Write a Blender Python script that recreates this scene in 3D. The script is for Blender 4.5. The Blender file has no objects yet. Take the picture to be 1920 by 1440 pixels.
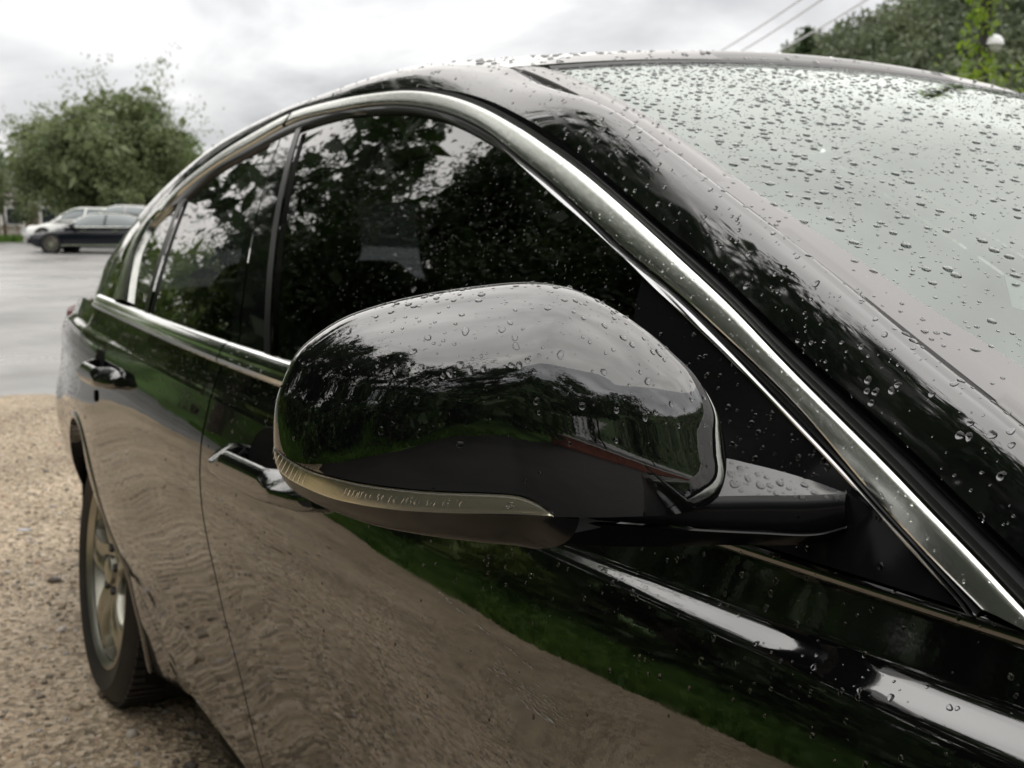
import bpy, math, random
import numpy as np
from math import radians as R_
random.seed(5); RNG = np.random.default_rng(11)
SC = bpy.context.scene
COL = SC.collection

# ------------------------------------------------------------------ camera, sky, sun, exposure
FPX, PIT, YAW = 2100.0, R_(8.12), R_(30.67)
CAM = np.array([-.041, -1.342, 1.176])
Fv = np.array([-np.cos(YAW)*np.cos(PIT), np.sin(YAW)*np.cos(PIT), -np.sin(PIT)])
Rv = np.cross(Fv, [0, 0, 1]); Rv /= np.linalg.norm(Rv)
Uv = np.cross(Rv, Fv)
from mathutils import Matrix, Vector
cd = bpy.data.cameras.new('camera'); cam = bpy.data.objects.new('camera', cd); COL.objects.link(cam)
cam.matrix_world = Matrix(((Rv[0], Uv[0], -Fv[0], CAM[0]), (Rv[1], Uv[1], -Fv[1], CAM[1]),
                           (Rv[2], Uv[2], -Fv[2], CAM[2]), (0, 0, 0, 1)))
cd.sensor_width = 36; cd.sensor_fit = 'HORIZONTAL'; cd.lens = FPX/1920*36
cd.clip_start = .02; cd.clip_end = 3000
cd.dof.use_dof = True; cd.dof.focus_distance = .66; cd.dof.aperture_fstop = 17.0
SC.camera = cam
SUN_AZ = Rv*(-1.15) + Fv; SUN_AZ = np.array([SUN_AZ[0], SUN_AZ[1], 0]); SUN_AZ /= np.linalg.norm(SUN_AZ)
SUN_EL = R_(76)
SUN_DIR = np.array([SUN_AZ[0]*np.cos(SUN_EL), SUN_AZ[1]*np.cos(SUN_EL), np.sin(SUN_EL)])
W_ = bpy.data.worlds.new('World'); SC.world = W_; W_.use_nodes = True
def world_nodes():
    nt = W_.node_tree; N = nt.nodes; L = nt.links; N.clear()
    out = N.new('ShaderNodeOutputWorld'); bg = N.new('ShaderNodeBackground')
    sky = N.new('ShaderNodeTexSky'); sky.sky_type = 'NISHITA'; sky.sun_disc = False
    sky.sun_elevation = SUN_EL; sky.sun_rotation = math.atan2(SUN_DIR[0], SUN_DIR[1])
    sc = N.new('ShaderNodeVectorMath'); sc.operation = 'SCALE'; sc.inputs['Scale'].default_value = .10
    L.new(sky.outputs[0], sc.inputs[0])
    tc = N.new('ShaderNodeTexCoord'); sep = N.new('ShaderNodeSeparateXYZ'); L.new(tc.outputs['Generated'], sep.inputs[0])
    ab = N.new('ShaderNodeMath'); ab.operation = 'ABSOLUTE'; L.new(sep.outputs[2], ab.inputs[0])
    zz = N.new('ShaderNodeMath'); zz.operation = 'ADD'; zz.inputs[1].default_value = .28; L.new(ab.outputs[0], zz.inputs[0])
    dv = N.new('ShaderNodeVectorMath'); dv.operation = 'DIVIDE'; L.new(tc.outputs['Generated'], dv.inputs[0])
    cx = N.new('ShaderNodeCombineXYZ')
    for i in range(3): L.new(zz.outputs[0], cx.inputs[i])
    L.new(cx.outputs[0], dv.inputs[1])
    n1 = N.new('ShaderNodeTexNoise'); n1.inputs['Scale'].default_value = 2.1; n1.inputs['Detail'].default_value = 7
    n1.inputs['Roughness'].default_value = .52; n1.inputs['Distortion'].default_value = .35
    L.new(dv.outputs[0], n1.inputs['Vector'])
    cr = N.new('ShaderNodeValToRGB'); e = cr.color_ramp.elements
    e[0].position = .30; e[0].color = (.43, .43, .438, 1); e[1].position = .72; e[1].color = (.97, .965, .95, 1)
    m = e.new(.5); m.color = (.655, .65, .65, 1)
    L.new(n1.outputs['Fac'], cr.inputs[0])
    # thin cloud round the sun lets more light through
    dt = N.new('ShaderNodeVectorMath'); dt.operation = 'DOT_PRODUCT'; dt.inputs[1].default_value = tuple(SUN_DIR)
    L.new(tc.outputs['Generated'], dt.inputs[0])
    mr = N.new('ShaderNodeMapRange'); mr.interpolation_type = 'SMOOTHSTEP'; mr.inputs[1].default_value = .70; mr.inputs[2].default_value = 1.0
    mr.inputs[3].default_value = 1.0; mr.inputs[4].default_value = 1.25; L.new(dt.outputs['Value'], mr.inputs[0])
    # an overcast sky is brighter overhead than at the horizon
    ze = N.new('ShaderNodeMath'); ze.operation = 'MULTIPLY_ADD'; ze.inputs[1].default_value = .62; ze.inputs[2].default_value = .84; L.new(ab.outputs[0], ze.inputs[0])
    zm = N.new('ShaderNodeMath'); zm.operation = 'MULTIPLY'; L.new(ze.outputs[0], zm.inputs[0]); L.new(mr.outputs[0], zm.inputs[1])
    sc2 = N.new('ShaderNodeVectorMath'); sc2.operation = 'SCALE'; L.new(cr.outputs[0], sc2.inputs[0]); L.new(zm.outputs[0], sc2.inputs['Scale'])
    mx = N.new('ShaderNodeMix'); mx.data_type = 'RGBA'; mx.inputs[0].default_value = .94
    L.new(sc.outputs[0], mx.inputs[6]); L.new(sc2.outputs[0], mx.inputs[7])
    L.new(mx.outputs[2], bg.inputs[0]); bg.inputs[1].default_value = 1.0
    L.new(bg.outputs[0], out.inputs[0])
world_nodes()
sl = bpy.data.lights.new('sun', 'SUN'); sl.energy = 1.5; sl.angle = R_(156); sl.color = (1, .93, .82)
so = bpy.data.objects.new('sun', sl); COL.objects.link(so)
so.rotation_euler = Vector(tuple(SUN_DIR)).to_track_quat('Z', 'Y').to_euler()
SC.view_settings.view_transform = 'Standard'; SC.view_settings.look = 'None'
SC.view_settings.exposure = .56; SC.view_settings.gamma = 1.0; SC.view_settings.use_curve_mapping = False
SC.render.engine = 'CYCLES'
SC.cycles.max_bounces = 10; SC.cycles.transparent_max_bounces = 16; SC.cycles.caustics_reflective = False; SC.cycles.caustics_refractive = False

# ------------------------------------------------------------------ helpers
def ray(px, py):
    d = Fv + (px-960)/FPX*Rv - (py-720)/FPX*Uv
    return d/np.linalg.norm(d)
def at(px, py, dist):
    return CAM + ray(px, py)*dist
def gnd(px, py, z=0.0):
    d = ray(px, py); return CAM + d*((z-CAM[2])/d[2])
def aty(px, py, y):
    d = ray(px, py); return CAM + d*((y-CAM[1])/d[1])
def atd(px, dist, z=0.0):
    """ground spot in the column px, dist metres from the camera"""
    d = ray(px, 420); h = np.array([d[0], d[1]]); h /= np.linalg.norm(h)
    return np.array([CAM[0]+h[0]*dist, CAM[1]+h[1]*dist, z])
sst = lambda a, b, x: (lambda t: t*t*(3-2*t))(np.clip((np.asarray(x, float)-a)/(b-a), 0, 1))
def nspline(xs, ys):
    """natural cubic spline"""
    xs = np.asarray(xs, float); ys = np.asarray(ys, float); n = len(xs); h = np.diff(xs)
    A = np.eye(n); b = np.zeros(n)
    for i in range(1, n-1):
        A[i, i-1] = h[i-1]; A[i, i] = 2*(h[i-1]+h[i]); A[i, i+1] = h[i]
        b[i] = 3*((ys[i+1]-ys[i])/h[i]-(ys[i]-ys[i-1])/h[i-1])
    c = np.linalg.solve(A, b); d = np.zeros(n); bb = np.zeros(n)
    for i in range(n-1):
        d[i] = (c[i+1]-c[i])/(3*h[i]); bb[i] = (ys[i+1]-ys[i])/h[i]-h[i]*(2*c[i]+c[i+1])/3
    bb[-1] = bb[-2]+h[-1]*(2*c[-2]+3*d[-2]*h[-1]) if n > 2 else bb[-2]
    def f(x):
        x = np.asarray(x, float); i = np.clip(np.searchsorted(xs, x)-1, 0, n-2)
        t = x-xs[i]; v = ys[i]+bb[i]*t+c[i]*t*t+d[i]*t**3
        v = np.where(x < xs[0], ys[0]+bb[0]*(x-xs[0]), v)
        return np.where(x > xs[-1], ys[-1]+bb[-1]*(x-xs[-1]), v)
    return f
def catmull(pts, n, closed=False):
    """resample a polyline smoothly with n points evenly spaced along it"""
    P = np.asarray(pts, float)
    if closed: Q = np.vstack([P[-1], P, P[0], P[1]])
    else: Q = np.vstack([2*P[0]-P[1], P, 2*P[-1]-P[-2]])
    out = []
    for i in range(len(Q)-3):
        p0, p1, p2, p3 = Q[i:i+4]
        t0 = 0; t1 = t0+max(np.linalg.norm(p1-p0), 1e-9)**.5; t2 = t1+max(np.linalg.norm(p2-p1), 1e-9)**.5; t3 = t2+max(np.linalg.norm(p3-p2), 1e-9)**.5
        t = np.linspace(t1, t2, 24, endpoint=False)[:, None]
        a1 = (t1-t)/(t1-t0)*p0+(t-t0)/(t1-t0)*p1; a2 = (t2-t)/(t2-t1)*p1+(t-t1)/(t2-t1)*p2; a3 = (t3-t)/(t3-t2)*p2+(t-t2)/(t3-t2)*p3
        b1 = (t2-t)/(t2-t0)*a1+(t-t0)/(t2-t0)*a2; b2 = (t3-t)/(t3-t1)*a2+(t-t1)/(t3-t1)*a3
        out.append((t2-t)/(t2-t1)*b1+(t-t1)/(t2-t1)*b2)
    out = np.vstack(out+[P[:1] if closed else P[-1:]])
    s = np.concatenate([[0], np.cumsum(np.linalg.norm(np.diff(out, axis=0), axis=1))])
    u = np.linspace(0, s[-1], n+1 if closed else n)
    if closed: u = u[:-1]
    return np.stack([np.interp(u, s, out[:, k]) for k in range(out.shape[1])], 1)
def resamp(P, n):
    P = np.asarray(P, float); s = np.concatenate([[0], np.cumsum(np.linalg.norm(np.diff(P, axis=0), axis=1))])
    u = np.linspace(0, s[-1], n); return np.stack([np.interp(u, s, P[:, k]) for k in range(P.shape[1])], 1)

def mesh_from(name, V, F, smooth=True, split=None):
    me = bpy.data.meshes.new(name)
    V = np.asarray(V, float)
    me.from_pydata(V.tolist(), [], [list(map(int, f)) for f in F]) if not isinstance(F, np.ndarray) else fast(me, V, F)
    me.update()
    if smooth:
        me.polygons.foreach_set('use_smooth', np.ones(len(me.polygons), bool))
        if split: me.set_sharp_from_angle(angle=R_(split))
    return me
def fast(me, V, F):
    n, k = F.shape
    me.vertices.add(len(V)); me.vertices.foreach_set('co', V.astype(np.float32).ravel())
    me.loops.add(n*k); me.loops.foreach_set('vertex_index', F.astype(np.int32).ravel())
    me.polygons.add(n); me.polygons.foreach_set('loop_start', np.arange(0, n*k, k, dtype=np.int32))
    me.validate()
def mk(name, V, F, mat, parent=None, smooth=True, split=None):
    me = mesh_from(name, V, F, smooth, split)
    o = bpy.data.objects.new(name, me); COL.objects.link(o)
    if mat is not None: me.materials.append(mat)
    if parent is not None: o.parent = parent
    return o
def orient(o, d):
    me = o.data; n = len(me.polygons); nn = np.zeros(n*3); ar = np.zeros(n); me.polygons.foreach_get('normal', nn); me.polygons.foreach_get('area', ar)
    if (nn.reshape(-1, 3)*ar[:, None]).sum(0) @ np.array(d) < 0: me.flip_normals()
    return o
def tag(o, label=None, cat=None, group=None, kind=None):
    if label: o['label'] = label
    if cat: o['category'] = cat
    if group: o['group'] = group
    if kind: o['kind'] = kind
    return o
def thing(name, label, cat, group=None, loc=(0, 0, 0), rz=0):
    o = bpy.data.objects.new(name, None); COL.objects.link(o); o.location = loc; o.rotation_euler = (0, 0, rz)
    o.empty_display_size = .1
    return tag(o, label, cat, group)
def gridfaces(n, m, off=0, flip=False, wrap_m=False):
    i = np.arange(n-1)[:, None]; j = np.arange(m if wrap_m else m-1)[None, :]
    j2 = (j+1) % m
    a = i*m+j; b = i*m+j2; c = (i+1)*m+j2; d = (i+1)*m+j
    F = np.stack([a+0*b, b, c, d+0*b], -1).reshape(-1, 4)+off
    return F[:, ::-1] if flip else F
class MB:
    """collects pieces into one mesh"""
    def __init__(s): s.V = []; s.F = []; s.n = 0
    def add(s, V, F):
        V = np.asarray(V, float).reshape(-1, 3)
        s.V.append(V); s.F += [[int(k)+s.n for k in f] for f in F]; s.n += len(V); return s
    def grid(s, G, flip=False, wrap=False):
        G = np.asarray(G); n, m = G.shape[:2]
        return s.add(G.reshape(-1, 3), gridfaces(n, m, 0, flip, wrap))
    def box(s, c, sz, rz=0):
        x, y, z = np.array(sz)/2; P = np.array([[i, j, k] for i in (-x, x) for j in (-y, y) for k in (-z, z)])
        ca, sa = np.cos(rz), np.sin(rz); P[:, :2] = P[:, :2] @ np.array([[ca, sa], [-sa, ca]])
        return s.add(P+np.array(c), [(0, 1, 3, 2), (4, 6, 7, 5), (0, 4, 5, 1), (2, 3, 7, 6), (0, 2, 6, 4), (1, 5, 7, 3)])
    def tube(s, path, rad, seg=8, caps=True):
        P = np.asarray(path, float); n = len(P); rad = np.broadcast_to(rad, (n,))
        T = np.gradient(P, axis=0); T /= np.linalg.norm(T, axis=1)[:, None]+1e-12
        up = np.array([0, 0, 1.]) if abs(T[0][2]) < .9 else np.array([1., 0, 0]); G = []
        a = np.linspace(0, 2*np.pi, seg, endpoint=False)
        for i in range(n):
            u = np.cross(T[i], up); u /= np.linalg.norm(u); w = np.cross(u, T[i])
            G.append(P[i]+rad[i]*(np.cos(a)[:, None]*u+np.sin(a)[:, None]*w))
        o = s.n; s.grid(np.array(G), wrap=True)
        if caps: s.F += [[o+k for k in range(seg)][::-1], [o+(n-1)*seg+k for k in range(seg)]]
        return s
    def lathe(s, prof, seg, axis='y', c=(0, 0, 0)):
        """prof: list of (radius, along-axis)"""
        a = np.linspace(0, 2*np.pi, seg, endpoint=False); G = []
        for r, h in prof:
            if axis == 'y': G.append(np.stack([r*np.cos(a), 0*a+h, r*np.sin(a)], 1))
            else: G.append(np.stack([r*np.cos(a), r*np.sin(a), 0*a+h], 1))
        return s.grid(np.array(G)+np.array(c), wrap=True)
    def build(s, name, mat, parent=None, smooth=True, split=40):
        return mk(name, np.vstack(s.V), s.F, mat, parent, smooth, split)

# ------------------------------------------------------------------ materials
def pmat(name, col, rough=.5, metal=0, ior=1.5, spec=None, coat=0, trans=0, bump=None, var=None, emis=None):
    """bump=(scale, strength, dist); var=(scale, amount)"""
    m = bpy.data.materials.new(name); m.use_nodes = True; nt = m.node_tree; b = nt.nodes['Principled BSDF']; L = nt.links
    b.inputs['Base Color'].default_value = (*col, 1); b.inputs['Roughness'].default_value = rough
    b.inputs['Metallic'].default_value = metal; b.inputs['IOR'].default_value = ior
    if coat: b.inputs['Coat Weight'].default_value = coat; b.inputs['Coat Roughness'].default_value = .03
    if trans: b.inputs['Transmission Weight'].default_value = trans
    tc = nt.nodes.new('ShaderNodeTexCoord')
    if bump:
        n = nt.nodes.new('ShaderNodeTexNoise'); n.inputs['Scale'].default_value = bump[0]; n.inputs['Detail'].default_value = 3
        L.new(tc.outputs['Object'], n.inputs['Vector']); bp = nt.nodes.new('ShaderNodeBump')
        bp.inputs['Strength'].default_value = bump[1]; bp.inputs['Distance'].default_value = bump[2]
        L.new(n.outputs['Fac'], bp.inputs['Height']); L.new(bp.outputs[0], b.inputs['Normal'])
    if var:
        n = nt.nodes.new('ShaderNodeTexNoise'); n.inputs['Scale'].default_value = var[0]; n.inputs['Detail'].default_value = 5
        L.new(tc.outputs['Object'], n.inputs['Vector']); r = nt.nodes.new('ShaderNodeValToRGB'); e = r.color_ramp.elements
        e[0].position = .3; e[1].position = .7
        e[0].color = (*[max(0, c*(1-var[1])) for c in col], 1); e[1].color = (*[c*(1+var[1]) for c in col], 1)
        L.new(n.outputs['Fac'], r.inputs[0]); L.new(r.outputs[0], b.inputs['Base Color'])
    return m
def add_node(m, t): return m.node_tree.nodes.new(t)
def paint(name, col, ior=2.3):
    m = pmat(name, col, rough=.025, ior=ior); nt = m.node_tree; L = nt.links; b = nt.nodes['Principled BSDF']
    tc = add_node(m, 'ShaderNodeTexCoord')
    # very shallow panel waviness plus fine orange peel
    n1 = add_node(m, 'ShaderNodeTexNoise'); n1.inputs['Scale'].default_value = 5.5; n1.inputs['Detail'].default_value = 2
    n2 = add_node(m, 'ShaderNodeTexNoise'); n2.inputs['Scale'].default_value = 260; n2.inputs['Detail'].default_value = 1
    L.new(tc.outputs['Object'], n1.inputs['Vector']); L.new(tc.outputs['Object'], n2.inputs['Vector'])
    b1 = add_node(m, 'ShaderNodeBump'); b1.inputs['Strength'].default_value = 1; b1.inputs['Distance'].default_value = .0011
    b2 = add_node(m, 'ShaderNodeBump'); b2.inputs['Strength'].default_value = 1; b2.inputs['Distance'].default_value = .00001
    L.new(n1.outputs['Fac'], b1.inputs['Height']); L.new(n2.outputs['Fac'], b2.inputs['Height'])
    L.new(b1.outputs[0], b2.inputs['Normal']); L.new(b2.outputs[0], b.inputs['Normal'])
    # dried rain film: slightly rougher patches
    n3 = add_node(m, 'ShaderNodeTexNoise'); n3.inputs['Scale'].default_value = 14; n3.inputs['Detail'].default_value = 6
    L.new(tc.outputs['Object'], n3.inputs['Vector'])
    mr = add_node(m, 'ShaderNodeMapRange'); mr.inputs[1].default_value = .45; mr.inputs[2].default_value = .8; mr.inputs[3].default_value = .02; mr.inputs[4].default_value = .09
    L.new(n3.outputs['Fac'], mr.inputs[0]); L.new(mr.outputs[0], b.inputs['Roughness'])
    return m
M_paint = paint('black_paint', (.0035, .0036, .004))
M_cap = pmat('cap_paint', (.0035, .0036, .004), rough=.02, ior=2.3, bump=(300, .5, .00002))
def pillar_paint():
    m = pmat('streaked_black_paint', (.005, .005, .006), rough=.03, ior=2.3); nt = m.node_tree; L = nt.links; b = nt.nodes['Principled BSDF']
    tc = add_node(m, 'ShaderNodeTexCoord')
    vr = add_node(m, 'ShaderNodeMapping'); vr.inputs['Rotation'].default_value = (0, R_(18.6), R_(-14.6)); vr.inputs['Scale'].default_value = (2.5, 70, 70)
    vr.vector_type = 'TEXTURE'
    vr.inputs['Scale'].default_value = (.5, .018, .018)
    L.new(tc.outputs['Object'], vr.inputs['Vector'])
    n = add_node(m, 'ShaderNodeTexNoise'); n.inputs['Scale'].default_value = 1.0; n.inputs['Detail'].default_value = 5; n.inputs['Roughness'].default_value = .6
    L.new(vr.outputs[0], n.inputs['Vector'])
    mr = add_node(m, 'ShaderNodeMapRange'); mr.inputs[1].default_value = .52; mr.inputs[2].default_value = .78; mr.inputs[3].default_value = .03; mr.inputs[4].default_value = .35
    L.new(n.outputs['Fac'], mr.inputs[0]); L.new(mr.outputs[0], b.inputs['Roughness'])
    r = add_node(m, 'ShaderNodeValToRGB'); e = r.color_ramp.elements; e[0].position = .56; e[0].color = (.004, .004, .005, 1); e[1].position = .85; e[1].color = (.035, .035, .037, 1)
    L.new(n.outputs['Fac'], r.inputs[0]); L.new(r.outputs[0], b.inputs['Base Color'])
    return m
M_pillar = pillar_paint()
M_chrome = pmat('chrome', (.86, .88, .83), rough=.21, metal=1, bump=(90, .3, .0005))
M_belt = pmat('bright_trim', (.82, .83, .82), rough=.09, metal=1)
M_rubber = pmat('black_rubber', (.012, .012, .013), rough=.45, var=(40, .4))
M_seal = pmat('window_seal', (.010, .010, .011), rough=.3)
M_gap = pmat('gap_black', (.0015, .0015, .0015), rough=.7, ior=1.25)
M_plastic = pmat('satin_black_plastic', (.006, .006, .007), rough=.11, ior=1.42, bump=(900, .2, .0001))
M_gloss = pmat('gloss_black_trim', (.004, .004, .005), rough=.03, ior=1.8)
M_mould = pmat('windscreen_rubber', (.055, .05, .05), rough=.22, ior=2.2, bump=(700, .2, .0001))
M_tyre = pmat('tyre_rubber', (.011, .011, .012), rough=.6, var=(30, .4))
M_rim = pmat('alloy', (.42, .41, .35), rough=.38, metal=1, var=(9, .12))
M_dark_metal = pmat('dark_metal', (.05, .05, .05), rough=.45, metal=.6)
M_red = pmat('red_lens', (.35, .012, .012), rough=.08, ior=1.6)
M_cloth = pmat('seat_leather', (.03, .028, .026), rough=.5, bump=(60, .3, .002))
M_dash = pmat('dash_plastic', (.02, .02, .021), rough=.55, bump=(300, .3, .0004))
def glass_mat(name, tint, ior, rough=0.0, gcol=(1, 1, 1)):
    m = bpy.data.materials.new(name); m.use_nodes = True; nt = m.node_tree; nt.nodes.clear(); L = nt.links
    out = add_node(m, 'ShaderNodeOutputMaterial'); mix = add_node(m, 'ShaderNodeMixShader')
    tr = add_node(m, 'ShaderNodeBsdfTransparent'); tr.inputs[0].default_value = (*tint, 1)
    gl = add_node(m, 'ShaderNodeBsdfGlossy'); gl.inputs['Roughness'].default_value = rough; gl.inputs[0].default_value = (*gcol, 1)
    fr = add_node(m, 'ShaderNodeFresnel'); fr.inputs[0].default_value = ior
    L.new(fr.outputs[0], mix.inputs[0]); L.new(tr.outputs[0], mix.inputs[1]); L.new(gl.outputs[0], mix.inputs[2]); L.new(mix.outputs[0], out.inputs[0])
    return m
M_tint = glass_mat('tinted_glass', (.05, .055, .06), 2.05)
M_wind = glass_mat('windscreen_glass', (.62, .72, .68), 2.45, gcol=(.93, 1, .97))
M_water = pmat('rain_water', (.98, .99, 1), rough=0, ior=1.33, trans=1)
# ------------------------------------------------------------------ ground, lot, bank, hills
def zg(x, y):
    d = np.hypot(x, y); return .35*sst(36, 54, d)
def noise2(x, y, s=1.0, seed=0):
    r = np.random.default_rng(seed); v = 0*np.asarray(x, float)
    for k in range(5):
        f = s*(1.9**k); a = r.uniform(0, 6.28); p = r.uniform(0, 6.28, 2)
        v = v+np.sin((x*np.cos(a)+y*np.sin(a))*f+p[0])*np.cos((y*np.cos(a)-x*np.sin(a))*f*.8+p[1])/(1.6**k)
    return v
def ground_mat(name, kind):
    m = bpy.data.materials.new(name); m.use_nodes = True; nt = m.node_tree; L = nt.links; b = nt.nodes['Principled BSDF']
    tc = add_node(m, 'ShaderNodeTexCoord'); co = tc.outputs['Object']
    def noise(sc, det=5, ro=.6):
        n = add_node(m, 'ShaderNodeTexNoise'); n.inputs['Scale'].default_value = sc; n.inputs['Detail'].default_value = det; n.inputs['Roughness'].default_value = ro; L.new(co, n.inputs['Vector']); return n.outputs['Fac']
    def ramp(f, st):
        r = add_node(m, 'ShaderNodeValToRGB'); e = r.color_ramp.elements
        e[0].position, e[0].color = st[0][0], (*st[0][1], 1); e[1].position, e[1].color = st[-1][0], (*st[-1][1], 1)
        for p, c in st[1:-1]: q = e.new(p); q.color = (*c, 1)
        L.new(f, r.inputs[0]); return r.outputs[0]
    def mixc(f, a, c, blend='MIX'):
        x = add_node(m, 'ShaderNodeMix'); x.data_type = 'RGBA'; x.blend_type = blend
        if hasattr(f, 'links'): L.new(f, x.inputs[0])
        else: x.inputs[0].default_value = f
        L.new(a, x.inputs[6]); L.new(c, x.inputs[7]); return x.outputs[2]
    def bump(h, dist, prev=None, s=1.0):
        n = add_node(m, 'ShaderNodeBump'); n.inputs['Strength'].default_value = s; n.inputs['Distance'].default_value = dist; L.new(h, n.inputs['Height'])
        if prev is not None: L.new(prev, n.inputs['Normal'])
        return n.outputs[0]
    if kind == 'gravel':
        v = add_node(m, 'ShaderNodeTexVoronoi'); v.inputs['Scale'].default_value = 70; L.new(co, v.inputs['Vector'])
        v2 = add_node(m, 'ShaderNodeTexVoronoi'); v2.inputs['Scale'].default_value = 170; L.new(co, v2.inputs['Vector'])
        sep = add_node(m, 'ShaderNodeSeparateColor'); L.new(v.outputs['Color'], sep.inputs[0])
        c1_ = ramp(sep.outputs[0], [(0, (.22, .18, .13)), (.35, (.46, .375, .265)), (.7, (.63, .52, .38)), (1, (.74, .65, .52))])
        c2_ = ramp(noise(1.3), [(.3, (.62, .58, .52)), (.7, (1.1, 1.05, 1.0))])
        c = mixc(1.0, c1_, c2_, 'MULTIPLY'); L.new(c, b.inputs['Base Color']); b.inputs['Roughness'].default_value = .62
        n = bump(v.outputs['Distance'], .009); n = bump(v2.outputs['Distance'], .003, n); L.new(n, b.inputs['Normal'])
    elif kind == 'asphalt':
        c = mixc(1.0, ramp(noise(.35, 4), [(.33, (.15, .148, .147)), (.5, (.24, .236, .232)), (.67, (.30, .295, .288))]), ramp(noise(60, 3), [(.3, (.7, .7, .7)), (.7, (1.2, 1.2, 1.2))]), 'MULTIPLY')
        L.new(c, b.inputs['Base Color']); r = ramp(noise(.5, 5), [(.38, (.25, .25, .25)), (.62, (.50, .50, .50))]); L.new(r, b.inputs['Roughness'])
        b.inputs['IOR'].default_value = 1.6
        L.new(bump(noise(120, 2), .003), b.inputs['Normal'])
    elif kind == 'grass':
        c = mixc(noise(6, 4), ramp(noise(1.1, 5), [(.3, (.05, .115, .016)), (.6, (.12, .25, .03)), (.8, (.21, .33, .05))]), ramp(noise(40, 3), [(.35, (.03, .075, .012)), (.65, (.17, .32, .045))]))
        L.new(c, b.inputs['Base Color']); b.inputs['Roughness'].default_value = .7; L.new(bump(noise(30, 4), .06), b.inputs['Normal'])
    elif kind == 'hill':
        c = ramp(noise(.08, 6), [(.3, (.018, .04, .012)), (.7, (.05, .085, .02))]); L.new(c, b.inputs['Base Color']); b.inputs['Roughness'].default_value = .9
        L.new(bump(noise(.6, 6), 1.0), b.inputs['Normal'])
    return m
M_gravel = ground_mat('gravel', 'gravel'); M_asph = ground_mat('wet_asphalt', 'asphalt'); M_grass = ground_mat('grass', 'grass'); M_hill = ground_mat('wooded_slope', 'hill')
M_dark_ground = pmat('added_dark_ground', (.020, .018, .017), .55, bump=(90, .5, .004), var=(2.0, .35))
rr = np.concatenate([np.linspace(0, 60, 61), [70, 90, 130, 200, 350, 600, 1000]]); ta = np.linspace(0, 2*np.pi, 121)[:-1]
GX = rr[:, None]*np.cos(ta); GY = rr[:, None]*np.sin(ta)
tag(mk('ground', np.stack([GX, GY, zg(GX, GY)], -1).reshape(-1, 3), gridfaces(len(rr), 120, wrap_m=True, flip=True), M_asph), kind='structure')
# gravel lot round the car, ragged edge towards the tarmac
gA, gB = gnd(-20, 745), gnd(112, 738); gdir = (gB-gA)/np.linalg.norm(gB-gA); gnrm = np.array([gdir[1], -gdir[0], 0]); gnrm *= np.sign((CAM-gA)@gnrm)
def gravel_pt(s, t): return gA+gdir*s+gnrm*t
GS = np.linspace(-9, 16, 220); rows = []
for t in np.concatenate([[0], np.linspace(.2, 20, 60)]):
    e = .15*noise2(GS*1.6, GS*0, 1.0, 3)+.09*noise2(GS*6, GS*0, 1.0, 4); P = np.array([gravel_pt(s, t+(q if t == 0 else 0)) for s, q in zip(GS, e)]); P[:, 2] = .012 if t > 0 else .002; rows.append(P)
tag(mk('gravel_lot', np.array(rows).reshape(-1, 3), gridfaces(61, 220), M_gravel), kind='structure')
dk_ = []
for j, yy in enumerate(np.linspace(-3.6, 14, 50)):
    dk_.append(np.stack([np.concatenate([[-.78+.16*noise2(np.array(yy*1.7), np.array(0.), 1, 21)], np.linspace(-.3, 22, 40)]), np.full(41, yy), np.concatenate([[.014], np.full(40, .018)])], 1))
tag(mk('unseen_dark_ground', np.array(dk_).reshape(-1, 3), gridfaces(50, 41, flip=True), M_dark_ground), kind='structure')  # dark ground added ahead, out of view, to darken the mirror cap's reflection
# ---- loose stones, one object
def rock_protos(n=10):
    P = []; ph = (1+5**.5)/2
    v = np.array([(-1, ph, 0), (1, ph, 0), (-1, -ph, 0), (1, -ph, 0), (0, -1, ph), (0, 1, ph), (0, -1, -ph), (0, 1, -ph), (ph, 0, -1), (ph, 0, 1), (-ph, 0, -1), (-ph, 0, 1)]); v /= np.linalg.norm(v[0])
    f = np.array([(0, 11, 5), (0, 5, 1), (0, 1, 7), (0, 7, 10), (0, 10, 11), (1, 5, 9), (5, 11, 4), (11, 10, 2), (10, 7, 6), (7, 1, 8), (3, 9, 4), (3, 4, 2), (3, 2, 6), (3, 6, 8), (3, 8, 9), (4, 9, 5), (2, 4, 11), (6, 2, 10), (8, 6, 7), (9, 8, 1)])
    for k in range(n):
        q = v*RNG.uniform(.7, 1.25, (12, 1))*np.array([1, RNG.uniform(.6, .95), RNG.uniform(.4, .75)]); P.append(q)
    return P, f
RP, RFc = rock_protos()
def stones(C, size, name, mat):
    n = len(C); k = RNG.integers(0, len(RP), n); V = np.stack([RP[i] for i in k])*size[:, None, None]
    a = RNG.uniform(0, 6.28, n); ca, sa = np.cos(a), np.sin(a); x = V[..., 0]*ca[:, None]-V[..., 1]*sa[:, None]; y = V[..., 0]*sa[:, None]+V[..., 1]*ca[:, None]
    V = np.stack([x, y, V[..., 2]], -1)+C[:, None]; F = (RFc[None]+12*np.arange(n)[:, None, None]).reshape(-1, 3)
    o = mk(name, V.reshape(-1, 3), F, mat, smooth=False); at_ = o.data.attributes.new('tone', 'FLOAT', 'POINT'); at_.data.foreach_set('value', np.repeat(RNG.uniform(0, 1, n), 12).astype(np.float32)); return o
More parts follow.
